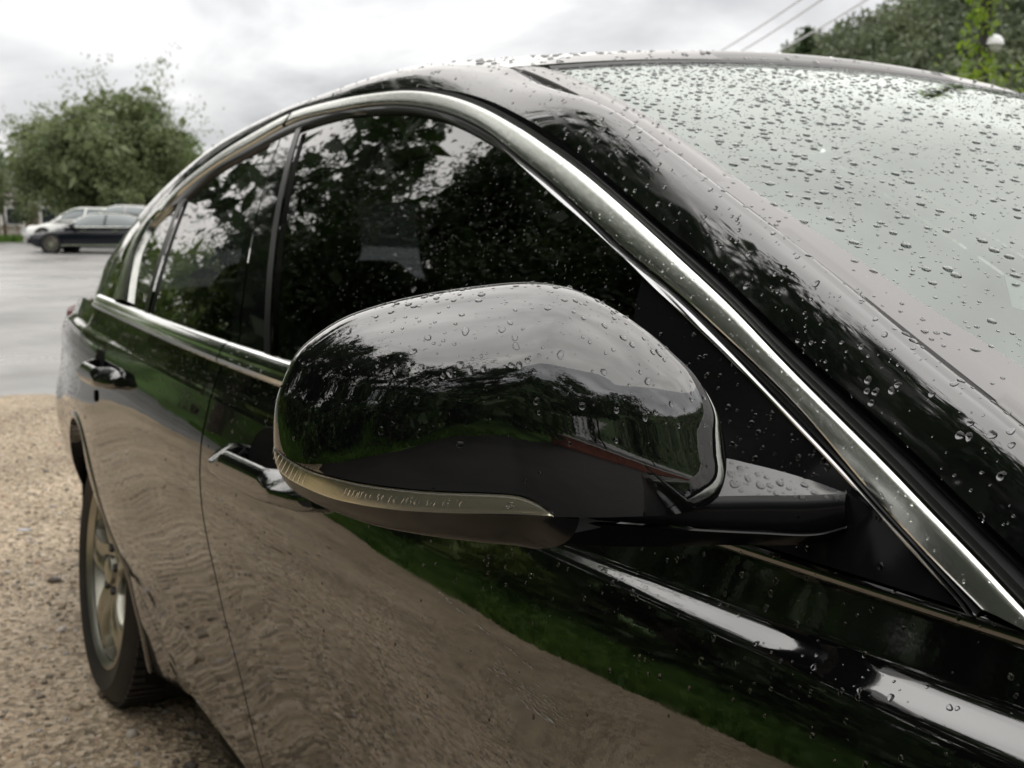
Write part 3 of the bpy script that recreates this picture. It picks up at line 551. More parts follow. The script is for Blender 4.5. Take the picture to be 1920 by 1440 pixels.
# ------------------------------------------------------------------ parked cars across the lot
def far_car(name, label, px, dist, z, L, WBs, H, col, glass, dirn=-1, turn=0.0, estate=False):
    """x runs towards the nose"""
    p = atd(px, dist, z); root = thing(name, label, 'car', 'cars parked across the far side of the lot', tuple(p), YAWW+(np.pi if dirn < 0 else 0)+turn)
    bm_ = pmat(name+'_paint', col, .08, ior=1.42); hw = .92
    xs = np.linspace(-L/2, L/2, 61); u = xs/L+.5     # 0 tail .. 1 nose
    ztop = nspline([0, .03, .10, .2, .35, .55, .70, .80, .92, .98, 1], [.62, .84, .93, .955, .95, .93, .92, .86, .76, .66, .50])(u)*H/1.46
    zbot = .20+.14*sst(.94, 1, u)+.12*sst(.06, 0, u); ww = hw*(1-.22*sst(.80, 1.0, u)**2-.14*sst(.15, 0, u)**2); a = np.linspace(0, 2*np.pi, 36, endpoint=False); G = []
    for x_, zt, zb_, w_ in zip(xs, ztop, zbot, ww):
        cy, cz = np.cos(a), np.sin(a); e = .42; G.append(np.stack([0*a+x_, w_*np.sign(cy)*np.abs(cy)**e*(1-.06*np.maximum(0, cz)), (zt+zb_)/2+(zt-zb_)/2*np.sign(cz)*np.abs(cz)**.5], 1))
    b = MB(); b.grid(np.array(G), wrap=True); b.F += [list(range(36)), [60*36+i for i in range(36)][::-1]]; b.build('body', bm_, root, True, 50)
    # greenhouse
    n = 41; uu = np.linspace(.10 if not estate else .04, .74, n); zr = nspline([.04, .10, .17, .30, .45, .56, .66, .74], [1.0, 1.0, 1.14, 1.40, 1.46, 1.44, 1.22, .93] if not estate else [1.02, 1.22, 1.40, 1.45, 1.46, 1.43, 1.2, .93])(uu)*H/1.46; G = []
    zb_ = .88*H/1.46
    for u_, z_ in zip(uu, zr):
        q = np.linspace(0, np.pi, 25); w0 = hw*.93; hh = max(z_-zb_, .01); k = hh/(.58*H/1.46)
        y = np.cos(q); zz = np.sin(q); yy = np.sign(y)*np.abs(y)**.62*w0*(1-.24*np.abs(zz)**.8*k); G.append(np.stack([0*q+(u_-.5)*L, yy, zb_+hh*zz**.62], 1))
    MB().grid(np.array(G), flip=True).build('roof', bm_, root, True, 60); Gc = np.array(G)
    # side windows and bright line round them: laid on the greenhouse skin
    def skin(u_, z_, s):
        hh = np.interp(u_, uu, zr)-zb_; zz = np.clip((z_-zb_)/max(hh, .02), 0, .985)**(1/.62); k = hh/(.58*H/1.46); w0 = hw*.93; y = np.sqrt(max(0, 1-zz*zz))**.62*w0*(1-.24*zz**.8*k); return np.array([(u_-.5)*L, s*(y+.008), z_])
    def win(u0, u1, s, nm='side_window'):
        P = []
        for u_ in np.linspace(u0, u1, 16):
            zt = zb_+(np.interp(u_, uu, zr)-zb_)*.86; zl = zb_+.075; P.append([skin(u_, max(zl+.004, zl+(zt-zl)*t), s) for t in np.linspace(0, 1, 8)])
        return MB().grid(np.array(P), flip=(s > 0)).build(nm, glass, root)
    for s in (-1, 1):
        win(.455, .655, s); win(.235, .44, s)
        ln = []
        for u_ in np.linspace(.185, .70, 40): ln.append(skin(u_, zb_+max(.08, (np.interp(u_, uu, zr)-zb_)*.90), s)+np.array([0, s*.006, 0]))
        lo = [skin(u_, zb_+.06, s)+np.array([0, s*.012, 0]) for u_ in np.linspace(.70, .185, 30)]
        MB().tube(np.array(ln+lo+ln[:1]), .014, 6, False).build('window_trim', M_chrome, root)
        for u_ in (.40, .62): MB().box(((u_-.53)*L, s*(hw*.985), .80*H/1.46), (.20, .04, .03)).build('door_handle', M_chrome, root, False)
        MB().box((0.02*L, s*hw*.985, .30), (L*.46, .03, .035)).build('sill_trim', M_chrome, root, False)
        mm = MB(); mm.lathe([(.001, -.10), (.07, -.07), (.085, 0), (.07, .07), (.001, .09)], 14, 'y', (.165*L, s*(hw+.06), .98*H/1.46)); mm.build('door_mirror', bm_, root)
        MB().box((.485*L, s*.60, .62), (.10, .38, .13)).build('headlamp', pmat('lamp_glass', (.5, .52, .55), .1), root, False)
        MB().box((-.487*L, s*.62, .80*H/1.46), (.10, .40, .14)).build('tail_lamp', M_red, root, False)
    for fx, sgn in ((.5*WBs+.06*L*.3, 1), (-.5*WBs+.06*L*.3, 1)):
        for s in (-1, 1):
            wl = bpy.data.objects.new('wheel', None); COL.objects.link(wl); wl.parent = root; wl.location = (fx, s*.80, .34); wl.rotation_euler = (0, 0, 0 if s < 0 else np.pi)
            ar = MB(); ar.lathe([(.40, -.115), (.385, -.118), (.001, -.118)], 36); ar.build('arch_shadow_gap', M_gap, wl)
            ty = MB(); ty.lathe([(.235, -.14), (.25, -.150), (.31, -.150), (.335, -.135), (.338, .10), (.24, .11)], 36); ty.build('tyre', M_tyre, wl)
            rm = MB(); rm.lathe([(.24, -.146), (.232, -.155), (.222, -.14), (.21, -.08), (.20, .05)], 36)
            for k in range(10):
                an = 2*np.pi*k/10; c, s_ = np.cos(an), np.sin(an); t_ = np.array([-s_, 0, c])*.016; rr0 = np.array([c, 0, s_]); rm.add([rr0*.04-t_+[0, -.13, 0], rr0*.04+t_+[0, -.13, 0], rr0*.225+t_+[0, -.148, 0], rr0*.225-t_+[0, -.148, 0], rr0*.04-t_+[0, -.10, 0], rr0*.04+t_+[0, -.10, 0], rr0*.225+t_+[0, -.11, 0], rr0*.225-t_+[0, -.11, 0]], [(0, 1, 2, 3), (0, 3, 7, 4), (1, 5, 6, 2), (4, 7, 6, 5)])
            rm.lathe([(.06, -.12), (.055, -.140), (.001, -.142)], 20); rm.build('rim', M_rim, wl)
    MB().box((L*.497, 0, .52), (.06, .8, .26)).build('grille', M_dark_metal, root, False); MB().box((L*.505, 0, .36), (.03, .5, .11)).build('number_plate', pmat('plate', (.7, .7, .68), .5), root, False); return root
gl1 = pmat('far_glass', (.02, .05, .055), .04, ior=2.2)
far_car('dark_sedan', 'long dark blue-black saloon nearest of the three, bright trim round its windows', 197, 44, .13, 5.2, 3.1, 1.47, (.005, .006, .011), gl1)
far_car('grey_sedan', 'silver-grey saloon with its red tail lamp showing behind the dark saloon', 234, 48.5, .34, 5.0, 2.95, 1.62, (.36, .35, .36), gl1)
far_car('white_sedan', 'white car with its nose poking out left of the dark saloon', 161, 51.5, .32, 4.8, 2.8, 1.58, (.78, .79, .77), gl1, estate=True)
# ------------------------------------------------------------------ the near car: body surface y = -Wd(x, z)
ZB = .985
Bx = nspline([-4.05, -3.8, -3.5, -3.2, -2.845, -2.4, -2.0, -1.5, -1.0, -.6, -.4, -.2, 0, .4, .75],
             [.60, .70, .765, .805, .838, .864, .884, .899, .899, .884, .872, .857, .84, .79, .70])
gm = nspline([.15, .25, .30, .377, .45, .54, .611, .684, .75, .80, .855, .897, .92, .945, .965, .985],
             [-.105, -.072, -.055, -.037, -.022, -.005, .010, .023, .034, .0385, .0365, .029, .0225, .0165, .009, 0])
gf = nspline([.15, .3, .4, .5, .6, .72, .80, .85, .90, .925, .945, .965, .985],
             [-.02, .045, .063, .071, .0705, .0610, .0490, .0390, .0265, .0185, .0115, .0055, 0])
gr = nspline([.15, .2, .3, .38, .43, .48, .54, .60, .68, .77, .85, .908, .945, .965, .985],
             [-.050, -.036, -.020, -.006, .004, .022, .040, .049, .053, .050, .043, .032, .019, .0095, 0])
Dl = nspline([-3.9, -3.2, -2.7, -2.3, -1.9, -1.5, -1.1, -.75, -.45, -.2, .3], [.012, .012, .009, .004, .0015, .0015, .0020, .0045, .0115, .0165, .017])
T1, T2 = .46, .50
def Wd(x, z):
    x = np.asarray(x, float); z = np.asarray(z, float); B = Bx(x)
    ff = sst(-1.35, -.35, x); fr = 1-sst(-2.65, -1.65, x)
    zz = np.minimum(z, ZB)
    g = gm(zz)*(1-ff)*(1-fr)+gf(zz)*ff+gr(zz)*fr
    # shoulder ledge: a narrow step that faces up, deepest at the two ends of the car
    d = np.maximum(Dl(x), 0); st = sst(0, 1, (.939+.63*d+.0008-zz)/(1.26*d+.0016))
    g = g + d*st*sst(.80, .925, zz) - d*.0
    g = g + .032*(1-sst(-3.75, -3.25, x))*sst(.86, .60, zz)
    g = g + .006*(1-sst(-2.47, -2.20, x))*sst(.52, .34, zz)*(x > -2.9)
    t = np.maximum(z-ZB, 0)
    return B+g-T1*t-T2*t*t
def SP(x, z, off=0.0):
    """points of the body side, moved outward by off"""
    x = np.asarray(x, float); z = np.asarray(z, float); e = 1e-4
    y = -Wd(x, z); P = np.stack([x+0*y, y, z+0*y], -1)
    if np.any(off):
        n = SN(x, z); P = P+n*(np.asarray(off)[..., None] if np.ndim(off) else off)
    return P
def SN(x, z):
    e = 1e-3
    wx = (Wd(x+e, z)-Wd(x-e, z))/(2*e); wz = (Wd(x, z+e)-Wd(x, z-e))/(2*e)
    n = np.stack([-wx, -1+0*wx, -wz], -1); return n/np.linalg.norm(n, axis=-1, keepdims=True)
def hit(px, py, off=0.0):
    d = ray(px, py); s = np.arange(.25, 7, .004); P = CAM+s[:, None]*d
    v = P[:, 1]+Wd(P[:, 0], P[:, 2])-off
    i = np.where((v[:-1] < 0) & (v[1:] >= 0))[0]
    if len(i) == 0: return None
    i = i[0]; t = v[i]/(v[i]-v[i+1]); return CAM+(s[i]+t*.004)*d
def crv(px, n, off=0.0, smooth=True):
    """trace a curve on the side of the car: returns (x, z) pairs"""
    Q = [hit(*p, off) for p in px]; Q = np.array([q for q in Q if q is not None])[:, [0, 2]]
    return catmull(Q, n) if smooth else resamp(Q, n)
def loft_xz(a, b, m, off=0.0):
    """surface between two (x,z) curves of the same length, laid on the body side"""
    t = np.linspace(0, 1, m)[None, :, None]; Q = a[:, None]*(1-t)+b[:, None]*t
    return SP(Q[..., 0], Q[..., 1], off)
def strip(a, b, prof):
    """moulding between two (x,z) curves: prof = [(t, height)]"""
    G = []
    for t, h in prof:
        Q = a*(1-t)+b*t; h = h(Q[:, 0], t) if callable(h) else h; G.append(SP(Q[:, 0], Q[:, 1], h))
    return np.stack(G, 1)

car = thing('black_sedan', 'glossy black saloon car in front, beaded with rain, its door mirror filling the picture', 'car', loc=(-1.4, 0, 0))
car.location = (0, 0, 0)
near_parts = []
def side(name, mb_or_V, mat, F=None, parent=None, split=40, both=True, smooth=True):
    o = mb_or_V.build(name, mat, parent or car, smooth, split) if isinstance(mb_or_V, MB) else mk(name, mb_or_V, F, mat, parent or car, smooth, split)
    orient(o, (0, -1, .3))
    if both: near_parts.append(o)
    return o

def panel(name, xl, xr, zlo, zhi, nx, nz, mat, zlo_f=None, hem=.016):
    """door skin between two gap curves xl(z), xr(z), with the edge folded in"""
    u = np.linspace(0, 1, nx); v = np.linspace(0, 1, nz)
    # finer rows at the shoulder ledge
    zz = np.sort(np.concatenate([zlo+(zhi-zlo)*v, np.linspace(.926, .952, 14)])) if zlo < .92 else zlo+(zhi-zlo)*v
    X = np.stack([xl(z)+(xr(z)-xl(z))*u for z in zz]); Z = np.repeat(zz[:, None], nx, 1)
    if zlo_f is not None:
        lo = zlo_f(X); Z = np.maximum(Z, lo)
    G = SP(X, Z); m = MB(); m.grid(G, flip=False)
    # folded edges
    for E, in ((G[:, 0],), (G[:, -1],), (G[0],), (G[-1],)):
        I = E.copy(); N = SN(E[:, 0], E[:, 2]); mid = E-N*.003; I = E-N*hem
        c = G.reshape(-1, 3).mean(0)
        m.grid(np.stack([E, mid, I], 1))
    return m
g_front = lambda z: -.27+0*np.asarray(z, float)
g_mid = lambda z: -1.58+0*np.asarray(z, float)
_rd = nspline([.2, .28, .325, .38, .435, .483, .54, .60, .68, .77, .908, 1.0], [-2.06, -2.10, -2.17, -2.29, -2.38, -2.46, -2.56, -2.66, -2.745, -2.79, -2.80, -2.78])
g_rear = lambda z: _rd(z)
GAP = .0035
AXR, AXF, ZW = -2.845, 0.0, .338
def arch_z(x, ax, r=.375):
    q = r*r-(np.asarray(x)-ax)**2; return np.where(q > 0, ZW+np.sqrt(np.maximum(q, 0)), 0)
ZSILL = .30
side('front_door', panel('d', lambda z: g_mid(z)+GAP, lambda z: g_front(z)-GAP, ZSILL, ZB+.004, 130, 90, M_paint), M_paint, split=55)
side('rear_door', panel('d', lambda z: g_rear(z)+GAP, lambda z: g_mid(z)-GAP, ZSILL, ZB+.004, 110, 90, M_paint), M_paint, split=55)
# rear quarter panel, cut by the wheel arch, running round to the tail
def quarter():
    m = MB(); xs = np.concatenate([np.linspace(0, 1, 150)])
    zz = np.sort(np.concatenate([np.linspace(.36, ZB+.004, 90), np.linspace(.926, .952, 12)])); rows = []
    X = np.stack([np.linspace(-4.04, g_rear(z)-GAP, 150) for z in zz]); Z = np.repeat(zz[:, None], 150, 1)
    inside = (X-AXR)**2+(Z-ZW)**2 < .375**2
    # push vertices in the arch opening up onto the lip
    Z2 = np.where(inside & (Z < ZW+.375), np.maximum(Z, arch_z(X, AXR)), Z)
    G = SP(X, Z2); G[..., 2] -= .055*(1-sst(-3.9, -3.0, X))*sst(.80, .99, Z2); F = gridfaces(*X.shape); ok = []
    fl = inside.ravel()
    F = np.array([f for f in F if not fl[f].all()])
    m.add(G.reshape(-1, 3), F)
    # piece of quarter ahead of the wheel, under the door edge, down to the sill
    a = np.linspace(np.arcsin((.36-ZW)/.375)*0-R_(24), R_(118), 60); lip = []
    return m
qm = quarter()
side('quarter_panel', qm, M_paint, split=55)
# rolled lip of the rear arch and the sill end ahead of the wheel
def arch_lip(ax, a0, a1):
    a = np.linspace(a0, a1, 70); x = ax+.375*np.cos(a); z = ZW+.375*np.sin(a)
    x2 = ax+.392*np.cos(a); z2 = ZW+.392*np.sin(a); m = MB()
    G = np.stack([SP(x2, z2, .0005), SP(ax+.384*np.cos(a), ZW+.384*np.sin(a), .004), SP(x, z, .003), SP(x, z, -.012), SP(ax+.37*np.cos(a), ZW+.37*np.sin(a), -.05)], 1)
    return m.grid(G)
side('arch_lip', arch_lip(AXR, R_(-22), R_(190)), M_paint, split=60)
side('arch_lip', arch_lip(AXF, R_(-10), R_(200)), M_paint, split=60)
def liner(ax):
    a = np.linspace(R_(-30), R_(172), 40); m = MB()
    G = np.stack([np.stack([ax+r*np.cos(a), 0*a-y, ZW+r*np.sin(a)], 1) for r, y in ((.372, .83), (.385, .80), (.385, .55))], 1)
    m.grid(G); b = np.array([[ax, -.55, ZW]]+[[ax+.385*np.cos(t), -.55, ZW+.385*np.sin(t)] for t in a]); m.add(b, [(0, i, i+1) for i in range(1, len(a))])
    return m
side('wheel_arch_liner', liner(AXR), M_gap); side('wheel_arch_liner', liner(AXF), M_gap)
# sill: strip under the doors and the piece in front of the rear wheel
def sill():
    m = MB(); x = np.linspace(-2.52, -2.085, 60)
    zt = np.interp(x, [-2.52, -2.40, -2.30, -2.20, -2.13, -2.085], [.36, .44, .395, .345, .315, .30]); zb = np.interp(x, [-2.52, -2.085], [.185, .292]); rows = []
    for f, off in ((1, -.002), (.8, 0), (.6, 0), (.4, 0), (.2, 0), (.05, 0), (0, -.002), (0, -.03), (0, -.2)):
        rows.append(SP(x, zb+(zt-zb)*f, off))
    G = np.stack(rows, 1); keep = (G[..., 0]-AXR)**2+(G[..., 2]-ZW)**2 > .372**2
    F = np.array([f for f in gridfaces(*G.shape[:2]) if keep.ravel()[f].all()]); m.add(G.reshape(-1, 3), F); return m
def inner_sill():
    x = np.linspace(-2.12, -.43, 40); return MB().grid(np.stack([SP(x, np.full(40, .306), -.012), SP(x, np.full(40, .285), -.035), np.stack([x, 0*x-.775, 0*x+.17], 1), np.stack([x, 0*x-.6, 0*x+.165], 1)], 1))
side('inner_sill', inner_sill(), M_gap)
side('sill', sill(), M_paint, split=40)
# front wing (mostly out of the picture to the right)
def wing():
    m = MB(); zz = np.sort(np.concatenate([np.linspace(.36, ZB-.01, 60), np.linspace(.926, .952, 12)]))
    X = np.stack([np.linspace(g_front(z)+GAP, .74, 90) for z in zz]); Z = np.repeat(zz[:, None], 90, 1)
    Z = Z-.10*sst(-.4, .8, X)*sst(.6, ZB, Z)
    inside = (X-AXF)**2+(Z-ZW)**2 < .375**2
    Z = np.where(inside, np.maximum(Z, arch_z(X, AXF)), Z); G = SP(X, Z)
    F = np.array([f for f in gridfaces(*X.shape) if not inside.ravel()[f].all()]); m.add(G.reshape(-1, 3), F); return m
side('front_wing', wing(), M_paint, split=55)

# ---- window line, traced
OUT = [(293, 402), (343, 350), (417, 293), (483, 253), (553, 217), (640, 193), (707, 182), (773, 177), (840, 185), (907, 207), (973, 242), (1040, 287), (1107, 337), (1173, 393), (1240, 453), (1280, 490), (1380, 583), (1480, 687), (1580, 787), (1680, 887), (1747, 957), (1847, 1060), (1920, 1138), (1985, 1205)]
INN = [(310, 397), (333, 370), (400, 317), (467, 277), (547, 233), (640, 210), (707, 200), (773, 200), (840, 213), (907, 243), (973, 293), (1040, 347), (1107, 407), (1173, 467), (1280, 556), (1347, 617), (1447, 710), (1513, 777), (1613, 895), (1667, 958), (1747, 1043), (1827, 1123), (1850, 1146)]
SEAL = [(350, 372), (402, 325), (470, 287), (547, 248), (640, 218), (707, 211), (773, 212), (840, 228), (907, 262), (973, 307), (1040, 360), (1107, 420), (1173, 484), (1280, 571), (1380, 669), (1480, 773), (1580, 877), (1657, 962), (1747, 1060), (1833, 1157)]
RAIL1 = [(262, 430), (290, 394), (343, 343), (417, 287), (483, 247), (553, 210), (640, 185), (707, 170), (773, 163), (840, 165), (907, 182), (973, 213), (1040, 253), (1107, 303), (1173, 360), (1240, 418), (1330, 492), (1453, 611), (1580, 727), (1680, 817), (1827, 960), (1920, 1050), (2010, 1140)]
N_A = 160
cO = crv(OUT, N_A); cI = crv(INN, N_A); cS = crv(SEAL, N_A); c1 = crv(RAIL1, 220)
def cut(c, x0, x1):
    """the part of a curve with x between x0 and x1, resampled"""
    m = (c[:, 0] >= x0) & (c[:, 0] <= x1); return resamp(c[m], N_A)
xJ = hit(553, 217)[0]      # joint between the two door frames in the bright trim
_tw = lambda h: (lambda x, t: h+.0020*sst(-1.30, -.85, x)*(t-.45))      # the trim turns its face downwards along the pillar
prof_f = [(0, -.004), (0, .0062), (.05, _tw(.0080)), (.11, _tw(.0084)), (.3, _tw(.0082)), (.5, _tw(.0079)), (.7, _tw(.0075)), (.90, _tw(.0068)), (.97, _tw(.0058)), (1, .004), (1, -.008)]
for nm, a, b in (('chrome_trim', cut(cO, xJ, 9), cut(cI, xJ, 9)), ('chrome_trim', cut(cO, -9, xJ-.004), cut(cI, -9, xJ-.004))):
    side(nm, MB().grid(strip(a, b, prof_f)), M_chrome, split=30)
# black seal inside the trim
side('window_seal', MB().grid(strip(cut(cI, -9, 9), resamp(cS, N_A), [(0, .001), (.3, .0035), (.75, .003), (.97, .001), (1, -.009)])), M_seal, split=40)
# black channel between trim and roof frame
c1c = resamp(c1[(c1[:, 0] >= cO[0, 0]-.02)], N_A); cOc = resamp(cO, N_A)
side('door_frame_channel', MB().grid(strip(cOc, c1c, [(0, .001), (.12, .004), (.42, .0055), (.5, -.003), (.6, -.014), (.8, -.016), (1, -.010)])), M_rubber, split=35)
# ---- belt trim
xbR, xbF = -2.80, -.36
def belt(x0, x1, n=70):
    x = np.linspace(x0, x1, n); zt = ZB+.0275+0*x; m = MB()
    prof = [(.0275, -.012), (.0275, .002), (.0245, .0065), (.0215, .0085), (.012, .0105), (.0085, .0095), (.0075, .0085), (.0062, .0105), (.003, .0115), (-.001, .0095), (-.003, .0055), (-.003, -.004)]
    return m.grid(np.stack([SP(x, ZB+h, o) for h, o in prof], 1))
side('belt_trim', belt(-1.577, hit(1235, 915)[0]), M_belt, split=25)
side('belt_trim', belt(xbR, -1.583), M_belt, split=25)
# ---- panes
def xz_at(c, x):  # z of a curve at x
    o = np.argsort(c[:, 0]); return np.interp(x, c[o, 0], c[o, 1])
def pane(name, xa_top, xa_bot, xb_top, xb_bot, mat, off, nx=60, nz=26, zbot=None):
    tx = np.linspace(xa_top, xb_top, nx); bx = np.linspace(xa_bot, xb_bot, nx)
    a = np.stack([tx, xz_at(cS, tx)], 1); b = np.stack([bx, 0*bx+(zbot or ZB+.022)], 1)
    return side(name, MB().grid(loft_xz(a, b, nz, off)), mat)
pB_t, pB_b = hit(567, 232)[0], hit(507, 657)[0]        # front edge of the B pillar
pG_t, pG_b = hit(530, 252)[0], hit(453, 640)[0]        # gap between the doors
pQ_t, pQ_b = hit(341, 372)[0], hit(279, 573)[0]        # quarter-light divider
OFFG = -.004
xs_top, xs_bot = hit(1213, 522)[0], hit(1213, 640)[0]
tipx = cS[:, 0].max()
pane('side_window', pB_t+.008, pB_b+.008, xs_top+.03, -.62, M_tint, OFFG)
pane('side_window', pQ_t+.022, pQ_b+.022, pG_t-.012, pG_b-.012, M_tint, OFFG)
# B pillar covers in gloss black, split by the door gap
pane('pillar_cover', pG_t+.003, pG_b+.003, pB_t-.002, pB_b-.002, M_gloss, -.001, nx=8)
pane('pillar_cover', pG_t-.045, pG_b-.04, pG_t-.003, pG_b-.003, M_gloss, -.001, nx=8)
pane('window_seal', pB_t-.004, pB_b-.004, pB_t+.020, pB_b+.020, M_seal, .0025, nx=5)
# quarter light: divider bar, pane
pane('window_seal', pQ_t-.004, pQ_b-.004, pQ_t+.034, pQ_b+.034, M_seal, .002, nx=5)
QR = crv([(313, 392), (283, 423), (263, 460), (250, 510), (242, 566)], 40)
QO = crv([(293, 402), (262, 440), (243, 480), (229, 520), (217, 562)], 40)
def qpane():
    b = np.stack([np.linspace(pQ_t, pQ_b, 40), np.linspace(xz_at(cS, pQ_t), ZB+.022, 40)], 1); return loft_xz(QR, b, 12, OFFG)
side('side_window', MB().grid(qpane()), M_tint)
side('chrome_trim', MB().grid(strip(QO, QR, [(0, -.004), (0, .004), (.08, .008), (.5, .009), (.9, .006), (1, .003), (1, -.008)])), M_chrome, split=30)

# ---- windscreen surface and A pillar / roof frame
OFF2 = .04
R2PX = [(960, 128), (1073, 180), (1140, 213), (1280, 307), (1413, 407), (1513, 480), (1613, 560), (1713, 643), (1813, 723), (1920, 805), (2060, 920), (2200, 1030)]
R2 = np.array([hit(*p, OFF2) for p in R2PX])
pz = np.polyfit(R2[:, 0], R2[:, 2], 3); pyy = np.polyfit(R2[:, 0], -R2[:, 1], 3)
KC = .100
def Hz(x, y): return np.polyval(pz, x)+KC*(np.polyval(pyy, x)**2-np.asarray(y)**2)
def hitH(px, py, dz=0.0):
    d = ray(px, py); s = np.arange(.25, 3.5, .004); P = CAM+s[:, None]*d; v = P[:, 2]-Hz(P[:, 0], P[:, 1])-dz
    i = np.where((v[:-1] > 0) & (v[1:] <= 0))[0]
    if len(i) == 0: return None
    i = i[0]; t = v[i]/(v[i]-v[i+1]); return CAM+(s[i]+t*.004)*d
r2f = R2[:, 0]
XE = R2[0, 0]; YE = R2[0, 1]; ZE = R2[0, 2]
print('roof corner', R2[0].round(3), 'pillar foot', R2[-1].round(3))
ye_ = nspline([-3.3, -3.0, -2.6, -2.2, -1.8, -1.5, XE], [-.50, -.525, -.55, -.567, -.580, -.590, YE])
ze_ = nspline([-3.3, -3.0, -2.6, -2.2, -1.8, -1.5, XE], [1.165, 1.245, 1.325, 1.380, 1.409, 1.403, ZE])
r2x = np.concatenate([np.linspace(-3.25, XE-.01, 90), np.linspace(XE, R2[-1, 0], 110)])
_o = np.argsort(R2[:, 0]); _R = catmull(R2, 200)
def rail2(x):
    x = np.asarray(x, float); o = np.argsort(_R[:, 0])
    return np.stack([x, np.where(x < XE, ye_(x), np.interp(x, _R[o, 0], _R[o, 1])), np.where(x < XE, ze_(x), np.interp(x, _R[o, 0], _R[o, 2]))], -1)
B2 = catmull(rail2(r2x), 260)
A1 = SP(c1[:, 0], c1[:, 1], -.004); A1 = resamp(A1, 260)
# match the two rails: pair points that share the same fraction of their own length between roof corner and ends
def split_resamp(P, xs, na, nb):
    i = int(np.argmin(np.abs(P[:, 0]-xs))); return np.vstack([resamp(P[:i+1], na)[:-1], resamp(P[i:], nb)])
A1 = split_resamp(A1, -1.22, 100, 160); B2 = split_resamp(B2, XE, 100, 160)
def frame():
    m = MB(); nA = SN(A1[:, 0], A1[:, 2])
    D = B2-A1; T = np.gradient((A1+B2)/2, axis=0); T /= np.linalg.norm(T, axis=1)[:, None]
    nn = np.cross(T, D); nn /= np.linalg.norm(nn, axis=1)[:, None]
    nn *= np.sign(np.sum(nn*nA, 1))[:, None]; w = np.linalg.norm(D, axis=1)[:, None]
    k = sst(-1.22, -.86, A1[:, 0])[:, None]                  # round roof rail -> squarer pillar with its edge next to the screen
    Mid = A1+(.5+.29*k)*D+nn*w*(.13+.30*k+.09*(1-sst(-2.45, -1.75, A1[:, 0]))[:, None]); wt = 1+1.8*k; rows = [A1-nA*.02, A1-nA*.006]
    for t in np.linspace(0, 1, 40):
        b0, b1, b2 = (1-t)**2, 2*t*(1-t)*wt, t*t; rows.append((b0*A1+b1*Mid+b2*B2)/(b0+b1+b2))
    rows.append(B2-np.array([0, 0, .006])+D/w*.002)
    return m.grid(np.stack(rows, 1))
side('roof_frame', frame(), M_pillar, split=60)
# windscreen moulding, frit edge, pane
MO = [(1023, 131), (1107, 162), (1190, 208), (1280, 264), (1423, 372), (1570, 480), (1713, 590), (1813, 662), (1920, 742), (2060, 850)]
FR = [(1040, 131), (1120, 166), (1210, 214), (1290, 269), (1440, 376), (1597, 478), (1713, 558), (1813, 622), (1920, 690), (2060, 780)]
mo = np.array([hitH(*p) for p in MO]); fr = np.array([hitH(*p) for p in FR])
mo = catmull(mo, 120); fr = catmull(fr, 120); r2w = resamp(_R[(_R[:, 0] >= XE+.0) & (_R[:, 0] <= mo[:, 0].max()+.02)], 120)
if r2w[0, 0] > r2w[-1, 0]: r2w = r2w[::-1]
if mo[0, 0] > mo[-1, 0]: mo = mo[::-1]
if fr[0, 0] > fr[-1, 0]: fr = fr[::-1]
up = np.array([0, 0, 1.])
def hs(P, dz): Q = P.copy(); Q[:, 2] = Hz(P[:, 0], P[:, 1])+dz; return Q
l = lambda a, b, t: a*(1-t)+b*t
side('windscreen_moulding', MB().grid(np.stack([r2w+(r2w-mo)*.30-up*.009, r2w-up*.003, r2w+up*.0005, hs(l(r2w, mo, .06), .003), hs(l(r2w, mo, .5), .0038), hs(l(r2w, mo, .93), .003), hs(mo, .0005)], 1)), M_mould, split=50)
side('frit_band', MB().grid(np.stack([hs(l(mo, fr, t), .0012-.0009*t) for t in (-.1, .3, .7, 1)], 1)), M_mould, split=50)
XH0, XHK = mo[0, 0]-.055, .14
xhead = lambda y: XH0+XHK*np.asarray(y)**2
XBASE = .02
def screen():
    n, k = 70, 61; G = []
    f = np.linspace(0, 1, n)
    yy = np.linspace(-1, 1, k)
    o = np.argsort(mo[:, 0]); G = np.zeros((n, k, 3))
    for i, t in enumerate(f):
        for j, q in enumerate(yy):
            x = xhead(.57*q)+(XBASE-.16*q*q-xhead(.57*q))*t
            ye = np.interp(x, mo[o, 0], -mo[o, 1]); G[i, j] = (x, ye*q, 0)
    G[..., 2] = Hz(G[..., 0], G[..., 1]); return G
SCR = screen()
windscreen = mk('windscreen', SCR.reshape(-1, 3), gridfaces(*SCR.shape[:2], flip=True), M_wind, car); orient(windscreen, (0, 0, 1))
# parking permit stuck inside the screen near its lower edge
def permit():
    m = MB(); G = []
    for u in np.linspace(0, 1, 9):
        row = []
        for v in np.linspace(0, 1, 7):
            c = hitH(1884+95*u+14*v, 512+52*u*.75+(60-14*u)*v); row.append(c-np.array([0, 0, .0012]))
        G.append(row)
    return m.grid(np.array(G))
mk('windscreen_permit', np.vstack(permit().V), gridfaces(9, 7), pmat('pale_permit', (.75, .80, .76), .5), car)
